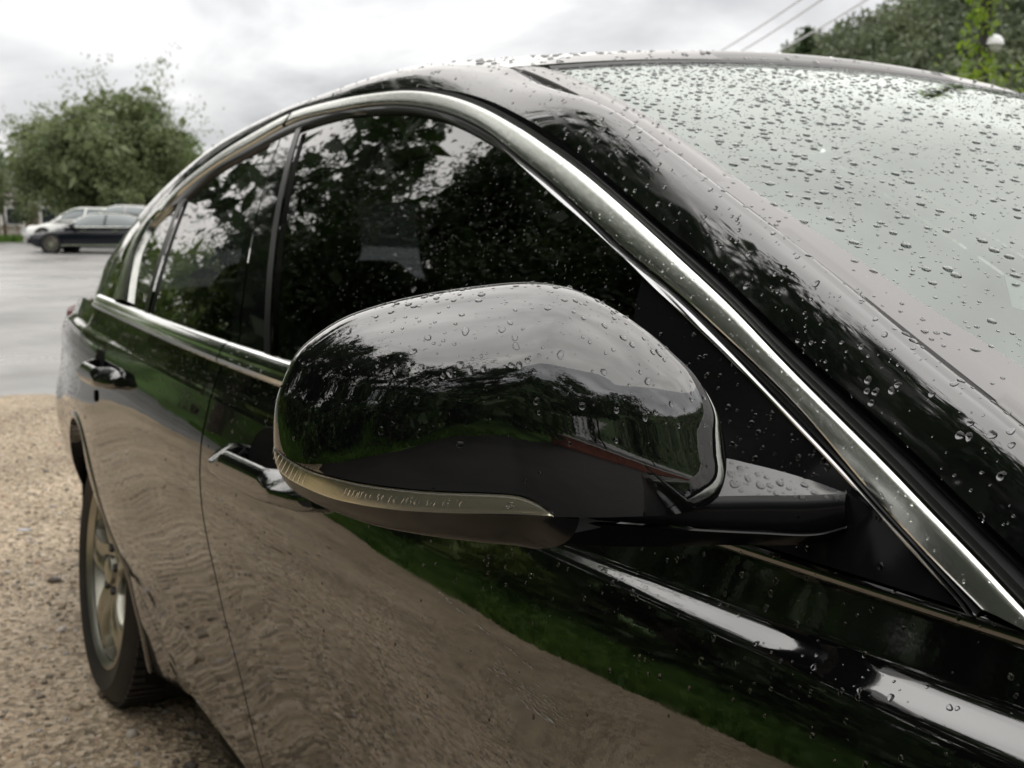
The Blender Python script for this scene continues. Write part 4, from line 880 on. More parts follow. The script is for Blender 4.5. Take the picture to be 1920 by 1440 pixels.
# roof skin
def roof():
    n, k = 70, 61; yy = np.linspace(-1, 1, k); G = np.zeros((n, k, 3))
    for i, t in enumerate(np.linspace(0, 1, n)):
        for j, q in enumerate(yy):
            xs = xhead(.57*q)-.006; x = xs+(-3.12-xs)*t
            e = rail2(np.array(x if x < XE else XE)); yv = e[1]*-q
            G[i, j] = (x, -abs(e[1])*-q, e[2]+.037*(1-abs(q)**2.1)*sst(0, .02, t+.012))
    # meet the screen: first rows follow its height
    for j in range(k):
        h0 = Hz(G[0, j, 0], G[0, j, 1])+.004; d = h0-G[0, j, 2]
        for i in range(n):
            w = np.exp(-(i/7.)**2); G[i, j, 2] += d*w
    first = G[0].copy(); first[:, 2] -= .02
    return np.concatenate([first[None], G])
RF = roof()
mk('roof', RF.reshape(-1, 3), gridfaces(*RF.shape[:2], flip=True), M_paint, car, split=60)
# header seal
hd = np.stack([np.stack([xhead(np.linspace(-.57, .57, 60))+dx, np.linspace(-.575, .575, 60), 0*np.linspace(0, 1, 60)], 1) for dx in (.010, .004, -.004)], 1)
for j, dz in enumerate((.0006, .004, .0005)): hd[:, j, 2] = Hz(hd[:, j, 0], hd[:, j, 1])+dz
mk('header_seal', hd.reshape(-1, 3), gridfaces(60, 3), M_rubber, car)
# back window and boot
def rear_glass():
    n, k = 20, 31; G = np.zeros((n, k, 3))
    for i, t in enumerate(np.linspace(0, 1, n)):
        for j, q in enumerate(np.linspace(-1, 1, k)):
            e = rail2(np.array(-3.12)); z0 = e[2]+.037*(1-abs(q)**2.1)
            G[i, j] = (-3.125-.42*t, -abs(e[1])*-q*(1+.08*t), z0+(1.075+.03*(1-q*q)-z0)*(t**1.15))
    return G
rg = rear_glass(); mk('rear_window', rg.reshape(-1, 3), gridfaces(*rg.shape[:2], flip=True), M_tint, car)
def cpillar():
    m = MB(); z = np.linspace(ZB+.004, 1.26, 30); o = np.argsort(QO[:, 1]); a = np.interp(z, QO[o, 1], QO[o, 0])
    xb = -3.12-.42*np.clip((1.245-z)/.17, 0, 1); G = []
    e = rail2(np.array(-3.12))
    for t in np.linspace(0, 1, 30):
        x = (a-.004)*(1-t)+xb*t; P = SP(x, z); tgt = np.stack([xb, -(.525+.05*np.clip((1.245-z)/.17, 0, 1)), z], 1)
        G.append(P*(1-t**3)+tgt*t**3)
    return m.grid(np.stack(G, 1))
side('rear_pillar', cpillar(), M_paint, split=60)
def boot():
    n, k = 30, 41; G = np.zeros((n, k, 3))
    for i, t in enumerate(np.linspace(0, 1, n)):
        x = -3.30-.70*t
        for j, q in enumerate(np.linspace(-1, 1, k)):
            y = float(Wd(x, ZB))*.999*q; G[i, j] = (x, y, ZB-.020+.04*(1-t)*(1-abs(q)**3)-.085*sst(0, .8, t))
    last = G[-1].copy(); last[:, 0] -= .05; last[:, 2] = .62
    last2 = last.copy(); last2[:, 0] += .02; last2[:, 2] = .3
    return np.concatenate([G, last[None], last2[None]])
bt = boot(); mk('boot_lid', bt.reshape(-1, 3), gridfaces(*bt.shape[:2], flip=True), M_paint, car, split=40)
# tail lamp wraps the corner
tx, tz = np.meshgrid(np.linspace(-4.03, -3.80, 14), np.linspace(.80, .915, 8), indexing='ij')
side('tail_lamp', SP(tx, tz, .004).reshape(-1, 3), M_red, gridfaces(14, 8))
# bonnet and nose
def bonnet():
    n, k = 40, 41; G = np.zeros((n, k, 3))
    for i, t in enumerate(np.linspace(0, 1, n)):
        for j, q in enumerate(np.linspace(-1, 1, k)):
            x = (-.22-.16*q*q+.02)*(1-t)+.78*t; yw = float(Wd(x, .97))-.01
            G[i, j] = (x, yw*q, .985-.012-.11*sst(-.4, .85, x)+.055*(1-abs(q)**2.4)*(1-.3*t))
    last = G[-1].copy(); last[:, 0] += .09; last[:, 2] -= .25; l2 = last.copy(); l2[:, 2] = .22; l2[:, 0] += .02
    return np.concatenate([G, last[None], l2[None]])
bn = bonnet(); mk('bonnet', bn.reshape(-1, 3), gridfaces(*bn.shape[:2]), M_paint, car, split=40)
# floor and cabin
mk('underbody', np.array([[x, y, .165] for x in (-3.9, .75) for y in (-.72, .72)]), [(0, 1, 3, 2)], M_gap, car)
cab = MB()
for x0, x1, z0, z1 in ((-3.2, -.25, .25, .25),):
    cab.add([(x0, -.8, .3), (x1, -.8, .3), (x1, .8, .3), (x0, .8, .3)], [(0, 1, 2, 3)])
cab.grid(np.stack([SP(np.linspace(-3.2, -.3, 30), np.full(30, z), -.05) for z in (.3, .6, .8, .97)], 1))
g2 = np.stack([SP(np.linspace(-3.2, -.3, 30), np.full(30, z), -.05) for z in (.3, .6, .8, .97)], 1); g2[..., 1] *= -1; cab.grid(g2)
rl = RF[2::6, ::6].copy(); rl[..., 2] -= .03; cab.grid(rl)
cab.build('cabin_lining', M_dash, car)
d_ = MB(); G = np.zeros((12, 21, 3))
for i, t in enumerate(np.linspace(0, 1, 12)):
    for j, q in enumerate(np.linspace(-1, 1, 21)):
        x = -.20-.16*q*q-.42*t; G[i, j] = (x, .74*q*(1-.02*t), .955+.03*np.sin(np.pi*t)*(1-.4*q*q)-.25*max(0, t-.8)/.2)
d_.grid(G).build('dashboard', M_dash, car)
def seat(x, y, w=.5):
    s = thing_child('seat'); s.location = (x, y, 0)
    def pad(name, c, sz, tilt, rr=.05):
        u = np.linspace(-1, 1, 9); G = []; m = MB()
        a = np.linspace(0, 2*np.pi, 24, endpoint=False)
        for h in np.linspace(-1, 1, 9):
            k = (1-abs(h)**6*.3); P = np.stack([np.sign(np.cos(a))*np.abs(np.cos(a))**.45*sz[0]/2*k, np.sign(np.sin(a))*np.abs(np.sin(a))**.45*sz[1]/2*k, 0*a+h*sz[2]/2], 1)
            ct, st_ = np.cos(tilt), np.sin(tilt); P = P @ np.array([[ct, 0, st_], [0, 1, 0], [-st_, 0, ct]]).T
            G.append(P+np.array(c))
        m.grid(np.array(G), wrap=True); m.F += [list(range(24))[::-1], [8*24+i for i in range(24)]]
        return m.build(name, M_cloth, s)
    pad('cushion', (0, 0, .45), (.5, w, .16), 0); pad('backrest', (-.30, 0, .78), (.13, w, .62), R_(-18)); pad('headrest', (-.43, 0, 1.15), (.10, .26, .17), R_(-12))
def thing_child(name):
    o = bpy.data.objects.new(name, None); COL.objects.link(o); o.parent = car; return o
seat(-1.30, -.38); seat(-1.30, .38); seat(-2.25, -.36, .62); seat(-2.25, .36, .62)
st = MB(); a = np.linspace(0, 2*np.pi, 33)
ring = np.stack([.19*np.sin(a)*.42, .19*np.cos(a), .19*np.sin(a)*.9], 1)+np.array([-.86, .38, .93]); st.tube(ring, .014, 8, False)
st.box((-.85, .38, .93), (.04, .32, .05)).build('steering_wheel', M_dash, car)
def find_part(name): return [o for o in bpy.data.objects if o.name.split('.')[0] == name and o.parent == car][0]
# ------------------------------------------------------------------ door mirror
CT = [(514, 838), (513, 800), (518, 747), (533, 707), (553, 667), (580, 640), (640, 600), (707, 575), (773, 558), (840, 546), (907, 537), (973, 531), (1023, 532), (1073, 543), (1140, 577), (1207, 623), (1257, 667), (1283, 692), (1313, 735), (1333, 775), (1343, 815), (1343, 845), (1333, 878), (1312, 912)]
LB = [(1270, 952), (1215, 990), (1150, 1012), (1060, 1026), (990, 1022), (907, 1015), (840, 1008), (767, 997), (700, 983), (633, 960), (583, 938), (545, 914), (522, 880)]
SEAM = [(505, 866), (519, 871), (525, 874), (567, 888), (617, 908), (667, 918), (733, 926), (820, 930), (907, 933), (1015, 934), (1140, 933), (1240, 931), (1290, 922), (1325, 903), (1360, 880)]
AM = R_(25); nM = np.array([np.cos(AM)*np.cos(R_(3)), -np.sin(AM)*np.cos(R_(3)), np.sin(R_(3))])
PM = CAM + ray(1300, 800)*.645
e1 = np.array([np.sin(AM), np.cos(AM), 0]); e2 = np.cross(e1, nM)*-1; e2 = np.cross(nM, e1)
def pm(px, py):
    d = ray(px, py); s = ((PM-CAM)@nM)/(d@nM); q = CAM+s*d-PM; return np.array([q@e1, q@e2])
c0 = pm(925, 745)
OutUV = catmull(np.array([pm(*p) for p in CT+LB]), 400, closed=True)-c0
SeaUV = catmull(np.array([pm(*p) for p in SEAM]), 240)-c0
def polar(P):
    a = np.arctan2(P[:, 1], P[:, 0]); r = np.hypot(P[:, 0], P[:, 1]); o = np.argsort(a); return a[o], r[o]
_ao, _ro = polar(OutUV); _as, _rs = polar(SeaUV)
def smooth_ring(a, r):
    g = np.linspace(-np.pi, np.pi, 721)[:-1]; v = np.interp(g, a, r, period=2*np.pi)
    k = np.exp(-(np.arange(-6, 7)/3.)**2); k /= k.sum(); v = np.convolve(np.concatenate([v[-6:], v, v[:6]]), k, 'valid')
    return lambda t: np.interp(t, g, v, period=2*np.pi)
Rtrue = smooth_ring(_ao, _ro)
DM = [p for p in CT if p[1] < 830 and not (p[0] < 520 and p[1] > 810)]
DomUV = catmull(np.array([pm(*p) for p in [(514, 838)]+DM[1:]+[(1352, 850), (1372, 920), (1362, 1000), (1318, 1055), (1240, 1080), (1150, 1070), (1060, 1048)]+LB[4:]]), 400, closed=True)-c0
_Rd = smooth_ring(*polar(DomUV))
def Rout(t): return _Rd(t)*(1+.035*sst(-1.9, -.7, t)*sst(1.25, .35, t))
aS0, aS1 = _as[0], _as[-1]
def Rsea(t): return np.interp(t, _as, _rs, left=9, right=9)
HM = .060
def dome(r): return HM*np.maximum(1-np.clip(r, 0, 1)**2.7, 0)**.55
def MP(a, rho, dh=0.0, sc=1.0):
    """point of the mirror shell at polar angle a, radius rho in the mirror plane"""
    R = Rout(a); r = np.clip(rho/R, 0, 1); h = dome(r)*sc+dh
    return PM+np.asarray(c0[0]+rho*np.cos(a))[..., None]*e1+np.asarray(c0[1]+rho*np.sin(a))[..., None]*e2+h[..., None]*nM
mirror = bpy.data.objects.new('door_mirror', None); COL.objects.link(mirror); mirror.parent = car; mirror.location = (0, 0, 0)
M_mir = mirror
def shell(lo, hi, a, nr, sc=1.0, dh=0.0, flipedge=True):
    t = np.linspace(0, 1, nr)**.8; G = []
    for k in t:
        rho = lo+(hi-lo)*k; G.append(MP(a, rho, dh, sc))
    return np.array(G)
aa = np.linspace(-np.pi, np.pi, 361)[:-1]
capR = np.minimum(np.minimum(Rout(aa)*.9995, Rtrue(aa)), Rsea(aa))
# dense radial rings; finer towards the rim
tr = 1-(1-np.linspace(0, 1, 70))**1.7
def cap_mesh():
    G = np.array([MP(aa, capR*k) for k in tr]); m = MB(); m.grid(G, wrap=True)
    # turned-in edge all round
    P = G[-1]; inner = MP(aa, capR*.955, 0, .96)-nM*.004; hh = ((P-PM)@nM)[:, None]; m.grid(np.stack([P, P*.5+inner*.5-nM*.0015, inner-nM*np.maximum(.006, hh)]), wrap=True)
    return m
cap = cap_mesh().build('mirror_cap', M_cap, mirror, split=50)
CAPG = np.array([MP(aa, capR*k) for k in tr])
# back rim of the housing round the looking glass
rim = []
for d, s in ((-.004, .985), (-.004, 1.002), (-.014, 1.008), (-.028, 1.0), (-.034, .96)):
    R = Rtrue(aa)*s; rim.append(PM+(c0[0]+R*np.cos(aa))[:, None]*e1+(c0[1]+R*np.sin(aa))[:, None]*e2+nM*d)
MB().grid(np.array(rim), wrap=True).build('mirror_rim', M_seal, mirror, split=60)
R = Rtrue(aa)*.95; gl = PM+(c0[0]+R*np.cos(aa))[:, None]*e1+(c0[1]+R*np.sin(aa))[:, None]*e2-nM*.031
M_look = pmat('looking_glass', (.8, .82, .82), rough=.01, metal=1)
mk('looking_glass', np.vstack([gl, PM+c0[0]*e1+c0[1]*e2-nM*.030]), [(i, (i+1) % 360, 360) for i in range(360)], M_look, mirror)
# lower shell
def MPuv(Q, dh=0.0, sc=1.0):
    Q = np.asarray(Q); return MP(np.arctan2(Q[..., 1], Q[..., 0]), np.hypot(Q[..., 0], Q[..., 1]), dh, sc)
def MPpx(px, py, dh=0.0, sc=1.0): return MPuv(np.array([pm(px, py)-c0]), dh, sc)[0]
def lower_shell():
    sm = catmull(np.array([p for p in SEAM if p[0] < 1050]+[(1060, 936.5)]), 90); ou = catmull(np.array([(506, 868), (522, 884), (545, 914), (583, 938), (633, 960), (700, 983), (767, 997), (840, 1008), (907, 1015), (992, 1021)]), 90); G = []
    for k in np.linspace(0, 1, 26):
        k2 = 1-(1-k)**1.5; P = sm*(1-k2)+ou*k2
        bz = (1-k2)**2*sm[-1]+2*k2*(1-k2)*np.array([1062, 1002])+k2*k2*ou[-1]; P = P+(np.linspace(0, 1, 90)**7)[:, None]*(bz-P[-1])
        if k == 0: P = P+np.array([0, 2.0])
        Q = np.array([pm(*p) for p in P])-c0; R = Rout(np.arctan2(Q[:, 1], Q[:, 0])); r = np.hypot(Q[:, 0], Q[:, 1]); Q *= np.minimum(1, R*.9999/r)[:, None]
        G.append(MPuv(Q, 0, .955-.22*k2))
    G = np.array(G); G = np.concatenate([(G[0]-nM*.012)[None], G]); E = G[:, -1]; E2 = E-nM*.012; m = MB(); m.grid(G); m.grid(np.stack([E, E2], 1)); return m
M_low = pmat('lower_shell_plastic', (.006, .006, .007), rough=.14, ior=1.42, bump=(900, .2, .0001))
lower_shell().build('lower_shell', M_low, mirror, split=60)
# turn signal strip: upper edge traced, lower edge follows the seam
TU = [(509, 834), (522, 836), (550, 848), (590, 862), (643, 873), (700, 882), (767, 888), (820, 891), (907, 893), (957, 898), (990, 913), (1013, 931)]
TL = [(509, 846), (516, 867), (545, 884), (580, 897), (625, 912), (667, 920), (733, 927), (800, 930), (870, 931), (930, 930.5), (980, 931.5), (1014, 932)]
def lamp_pts(px, n):
    Q = catmull(np.array([pm(*p) for p in px]), n)-c0; return Q
tu, tl = lamp_pts(TU, 120), lamp_pts(TL, 120)
def lamp_surface(t, dh):
    Q = tu*(1-t)+tl*t; a = np.arctan2(Q[:, 1], Q[:, 0]); rho = np.hypot(Q[:, 0], Q[:, 1])
    rho = np.minimum(rho, Rout(a)*.9995); return MP(a, rho, dh)
lens_m = glass_mat('clear_lens', (.96, .96, .93), 1.5)
refl_m = pmat('lamp_reflector', (.96, .93, .74), rough=.34, metal=1, bump=(140, .2, .0008))
LG = np.stack([lamp_surface(t, h) for t, h in ((-.01, -.002), (.02, .001), (.10, .0022), (.3, .0030), (.6, .0030), (.85, .0022), (.97, .0008), (1.0, -.002))], 1)
ts = bpy.data.objects.new('turn_signal', None); COL.objects.link(ts); ts.parent = mirror
bpy.data.objects.remove(ts)
lens = mk('turn_signal', LG.reshape(-1, 3), gridfaces(*LG.shape[:2]), lens_m, mirror)
RG = np.stack([lamp_surface(t, .0005+.0006*t) for t in np.linspace(.0, 1, 9)], 1)
mk('lamp_reflector', RG.reshape(-1, 3), gridfaces(*RG.shape[:2]), refl_m, mirror)
# raised moulding marks cast into the lens: the maker's small type and the arrow ring, plus upright ribs at the outer end
def lens_marks():
    m = MB()
    def at_uv(s, t, dh=.0031):
        i = s*(len(tu)-1); k = int(i); f = i-k; k2 = min(k+1, len(tu)-1)
        Q = (tu[k]*(1-f)+tu[k2]*f)*(1-t)+(tl[k]*(1-f)+tl[k2]*f)*t; a = np.arctan2(Q[1], Q[0]); return MP(np.array([a]), np.array([np.hypot(*Q)]), dh)[0]
    for k in range(10):                       # ribs
        s = .014+.016*k; m.tube([at_uv(s, t, .0032) for t in np.linspace(.06, .9, 6)], .0002, 5)
    GL = {'2': [(0, .8), (.3, 1), (.6, .8), (0, 0), (.7, 0)], '0': [(.3, 1), (0, .5), (.3, 0), (.6, .5), (.3, 1)], '5': [(.6, 1), (0, 1), (0, .55), (.5, .5), (.5, .1), (0, 0)], '3': [(0, 1), (.6, .9), (.2, .5), (.6, .2), (0, 0)],
          'S': [(.6, .9), (.1, .9), (.1, .55), (.6, .4), (.5, 0), (0, .1)], 'A': [(0, 0), (.3, 1), (.6, 0), (.45, .4), (.1, .4)], 'E': [(.6, 1), (0, 1), (0, .5), (.5, .5), (0, .5), (0, 0), (.6, 0)], '-': [(.1, .5), (.5, .5)], 'R': [(0, 0), (0, 1), (.5, .8), (0, .5), (.6, 0)],
          'L': [(0, 1), (0, 0), (.6, 0)], 'I': [(.3, 0), (.3, 1)], '6': [(.6, 1), (.1, .6), (0, .2), (.5, 0), (.5, .45), (.05, .4)], 'M': [(0, 0), (0, 1), (.3, .4), (.6, 1), (.6, 0)], ' ': []}
    s = .30
    for ch in 'ELEMER3 50 E6 20563 SAE 05 IR':
        g = GL.get(ch, [])
        if len(g) > 1: m.tube([at_uv(s+.0085*x, .62-.30*y) for x, y in g], .00016, 4)
        s += .0135
    a = np.linspace(0, 2*np.pi, 17)           # arrow ring near the inner end
    for rr in (.011, .0045): m.tube([at_uv(.845+rr*np.cos(t), .48+rr*17*np.sin(t)*.9) for t in a], .00028, 4)
    return m
tag(lens_marks().build('lens_marks', lens_m, mirror, split=60), kind='stuff')
# ---- foot between the mirror and the door
def hitM(px, py, dn):
    d = ray(px, py); s = ((PM+nM*dn-CAM)@nM)/(d@nM); return CAM+s*d
def foot_rail(px, n, d0, lift=-.004):
    """rail from the mirror shell (left, at depth d0 from the mirror plane) to the door (right end lies on the body side)"""
    px = np.asarray(px, float); L = MPpx(*px[0], -.006, .955); Rr = hit(*px[-1], lift); P = []
    dl = np.linalg.norm(L-CAM); dr = np.linalg.norm(Rr-CAM); x0, x1 = px[0, 0], px[-1, 0]
    Q = catmull(px, n)
    for q in Q:
        t = (q[0]-x0)/(x1-x0); P.append(CAM+ray(*q)*(dl*(1-t)+dr*t))
    return np.array(P)
NF = 60
rA = foot_rail([(1059, 941), (1160, 939), (1280, 937), (1413, 933), (1513, 931), (1586, 926)], NF, .030, -.020)        # front top edge
rB = foot_rail([(1068, 932), (1150, 915), (1250, 884), (1337, 858), (1413, 871), (1513, 898), (1586, 924)], NF, .008)   # back top edge
rC = foot_rail([(1059, 972), (1160, 981), (1280, 989), (1420, 996), (1530, 1000), (1580, 968)], NF, .030)       # waist seam
rD = foot_rail([(1018, 1015), (1100, 1022), (1187, 1025), (1350, 1022), (1500, 1018), (1574, 990)], NF, .016)
hF = np.array([Fv[0], Fv[1], 0]); hF /= np.linalg.norm(hF)
def upright(px, n, ref, back):
    Q = catmull(np.asarray(px, float), n); out = []
    for q_, r_ in zip(Q, ref):
        d = ray(*q_); s = ((r_-CAM)@hF+back)/(d@hF); out.append(CAM+d*s)
    return np.array(out)
rC = upright([(1059, 972), (1160, 981), (1280, 989), (1420, 996), (1530, 999), (1588, 985)], NF, rA, .001)
rD = upright([(1018, 1015), (1100, 1022), (1187, 1025), (1350, 1022), (1500, 1021), (1578, 1010)], NF, rA, .010)
rE = rD-np.array([0, 0, .004])+(SP(rB[:, 0], np.full(NF, .975))-rD)*.5
rE[:, 2] = rD[:, 2]+.002
def foot():
    up1 = rB*.5+rA*.5; m = MB(); off = np.array([.0008, -.0012, 0])
    rA2 = rA+off*1.2-np.array([0, 0, .0028]); rA1 = rA*.96+rB*.04+np.array([0, 0, .0003])
    m.grid(np.stack([rA1, rA, rA2, rA2*.5+rC*.5+off*1.5, rC+np.array([0, 0, .002])+off, rC+np.array([0, 0, .0007]), rC+hF*.02+np.array([0, 0, .0007])], 1))
    # rounded end where the foot runs into the door
    prof = np.stack([rB[-1], rA[-1]*.5+rB[-1]*.5, rA[-1], rC[-1]*.5+rA[-1]*.5, rC[-1], rD[-1]]); ppx = [(1588, 923), (1591, 926), (1593, 933), (1594, 962), (1592, 988), (1582, 1012)]
    tgt = np.array([hit(*p_, .004) for p_ in ppx]); m.grid(np.stack([prof, prof*.5+tgt*.5+off, tgt], 1))
    return m
M_foot_lit = pmat('skylit_wet_plastic', (.05, .05, .052), rough=.30, ior=1.9, bump=(420, .35, .0004))  # paler than the front: sky shine on the wet top put into the colour
foot().build('mirror_foot', M_low, mirror, split=35)
rA1_ = rA*.96+rB*.04+np.array([0, 0, .0004]); MB().grid(np.stack([rB-np.array([0, 0, .02]), rB, rA*.5+rB*.5+np.array([0, 0, .0006]), rA*.9+rB*.1+np.array([0, 0, .0006]), rA1_], 1)).build('foot_top', M_foot_lit, mirror, split=35)
MB().grid(np.stack([rC-np.array([0, 0, .0002]), rC+np.array([.0006, -.0010, -.0012]), rD*.5+rC*.5+np.array([.001, -.0015, 0]), rD, rE], 1)).build('foot_cover', M_low, mirror, split=40)
# pivot neck under the cap
MB().tube([hitM(1290, 925, -.005), hitM(1285, 900, .0), hitM(1270, 860, .0)], [.017, .016, .016], 24).build('pivot', M_plastic, mirror)

# ------------------------------------------------------------------ triangular sail panel with its thin bright edge
SFR = [(1213, 515), (1280, 583), (1380, 681), (1480, 785), (1580, 889), (1657, 972), (1747, 1070), (1822, 1150)]
sf = crv(SFR, 80); sb = np.stack([np.linspace(sf[0, 0]+.03, sf[-1, 0], 80), np.full(80, ZB+.0)], 1)
sb[:, 0] = np.linspace(hit(1213, 760)[0], sf[-1, 0], 80)
m = MB(); m.grid(loft_xz(sf, sb, 30, .0045)); e = SP(sf[:, 0], sf[:, 1], .0045); e2_ = SP(sf[:, 0], sf[:, 1], -.006); m.grid(np.stack([e, e2_], 1))
le = loft_xz(sf, sb, 30, .0045)[0]; le2 = loft_xz(sf, sb, 30, -.006)[0]; m.grid(np.stack([le, le2], 1))
side('mirror_sail', m, M_plastic, split=50)
side('sail_edge_trim', MB().grid(strip(crv(SEAL[9:], 80), sf, [(-.25, .002), (.0, .0062), (.4, .0072), (.8, .0065), (1.05, .003)])), pmat('satin_silver', (.45, .45, .46), rough=.18, metal=1), split=30)
# rounded top of the door skin ahead of the trim
xx = np.linspace(-.80, .3, 80)
ang = np.linspace(R_(-50), R_(100), 12)
top = np.stack([SP(xx, np.full(80, ZB-.004)+.0065*np.sin(a), -.0045+.0075*np.cos(a)) for a in ang], 1)
side('door_top_roll', MB().grid(top), M_paint, split=60)

# ------------------------------------------------------------------ door handles
def handle(pxr, pxf, cup, name='door_handle', hh=.0185):
    """pull handle between two picture points: rear end and front end of the bar"""
    h = bpy.data.objects.new(name, None); COL.objects.link(h); h.parent = car
    A = hit(*pxr, -.02); Bq = hit(*pxf, -.012); n = 70; t = np.linspace(0, 1, n)
    x = A[0]+(Bq[0]-A[0])*t; z = A[2]+(Bq[2]-A[2])*t; P = SP(x, z); N = SN(x, z)
    rise = np.clip(np.sin(np.pi*t), 0, 1)
    out = .013+.031*np.minimum(1, rise*2.2)**.6                         # outer face above the skin
    open_ = sst(.17, .30, t)*sst(.86, .74, t)
    inn = -.004+open_*(out-.017+.004)                                     # inner face: on the skin at both roots
    rnd = np.minimum(1, np.minimum(t, 1-t)/.05)**.5
    hw = hh*(.55+.45*rnd)*(1-.12*sst(.6, 1, t)); a = np.linspace(0, 2*np.pi, 36, endpoint=False); G = []
    s1 = np.sign(np.cos(a))*np.abs(np.cos(a))**.68; s2 = np.sign(np.sin(a))*np.abs(np.sin(a))**.68
    for i in range(n):
        c, th = (out[i]+inn[i])/2, (out[i]-inn[i])/2
        G.append(P[i]+N[i]*(c+th*s1)[:, None]+np.array([0, 0, 1.])*(hw[i]*(s2-min(.85, .70*th/hw[i])*s1*np.maximum(s2, 0)+.10*np.maximum(s1, 0)*np.minimum(s2, 0)))[:, None])
    m = MB(); m.grid(np.array(G), wrap=True); m.F += [list(range(36)), [(n-1)*36+k for k in range(36)][::-1]]
    m.build('pull_bar', M_handle, h, split=40)
    # black patch just proud of the skin, standing in for the cup's shade
    c = hit(*cup); q = np.linspace(0, 2*np.pi, 48, endpoint=False); rings = []
    for rr, l in ((1.0, .0004), (.97, .0016), (.92, .0012), (.7, .0008), (.02, .0007)):
        rings.append(SP(c[0]+.062*rr*np.cos(q), c[2]+.036*rr*np.sin(q), l))
    MB().grid(np.array(rings), wrap=True).build('cup_shade_patch', M_gap, h)
    near_parts.append(h); return h
M_handle = pmat('handle_paint', (.004, .004, .0045), rough=.04, ior=2.5, bump=(160, .25, .0006))
hA = handle((404, 862), (584, 942), (500, 860))
hB = handle((160, 692), (214, 718), (186, 688))
# key barrel cover below the rear handle
k0 = hit(181, 742, .0); a = np.linspace(0, 2*np.pi, 20, endpoint=False)
mk('lock_cover', np.concatenate([SP(k0[0]+.011*r*np.cos(a), k0[2]+.013*r*np.sin(a), h_) for r, h_ in ((1, .0005), (.9, .004), (.5, .003), (.02, .002))]), gridfaces(4, 20, wrap_m=True), M_gap, car)

# pale scuffs across the front door
def scuffs():
    rs = np.random.default_rng(12); m = MB()
    def sl(x, y, L_, w):
        a, b = hit(x, y), hit(x+L_*.80, y+L_*.60)
        if a is None or b is None: return
        t = b-a; n = SN(np.array([a[0]]), np.array([a[2]]))[0]; s = np.cross(n, t); s *= w/np.linalg.norm(s); u = np.array([0, .25, .6, 1.])
        P = [SP(a[0]+t[0]*k, a[2]+t[2]*k, .0005)+s*g*(1-abs(2*k-1)**2*.8) for k in u for g in (-1, 1)]
        m.add(P, [(0, 1, 3, 2), (2, 3, 5, 4), (4, 5, 7, 6)])
    for k in range(26): t = rs.uniform(); sl(822+185*t+rs.normal()*1.5, 1112+147*t+rs.normal()*1.5, rs.uniform(3, 12), rs.uniform(.00012, .0003))
    for k in range(110): t = rs.beta(2, 2); sl(925+150*t+rs.normal()*9, 1250+105*t+rs.normal()*11, rs.uniform(2, 15), rs.uniform(.00008, .00025))
    for k in range(16): t = rs.uniform(); sl(975+75*t, 1312+48*t+rs.normal()*2, rs.uniform(8, 22), rs.uniform(.00015, .00035))
    return m
tag(mk('door_scuffs', np.vstack((_sc := scuffs()).V), _sc.F, pmat('bare_scuff', (.55, .54, .52), .4), find_part('front_door')), kind='stuff')
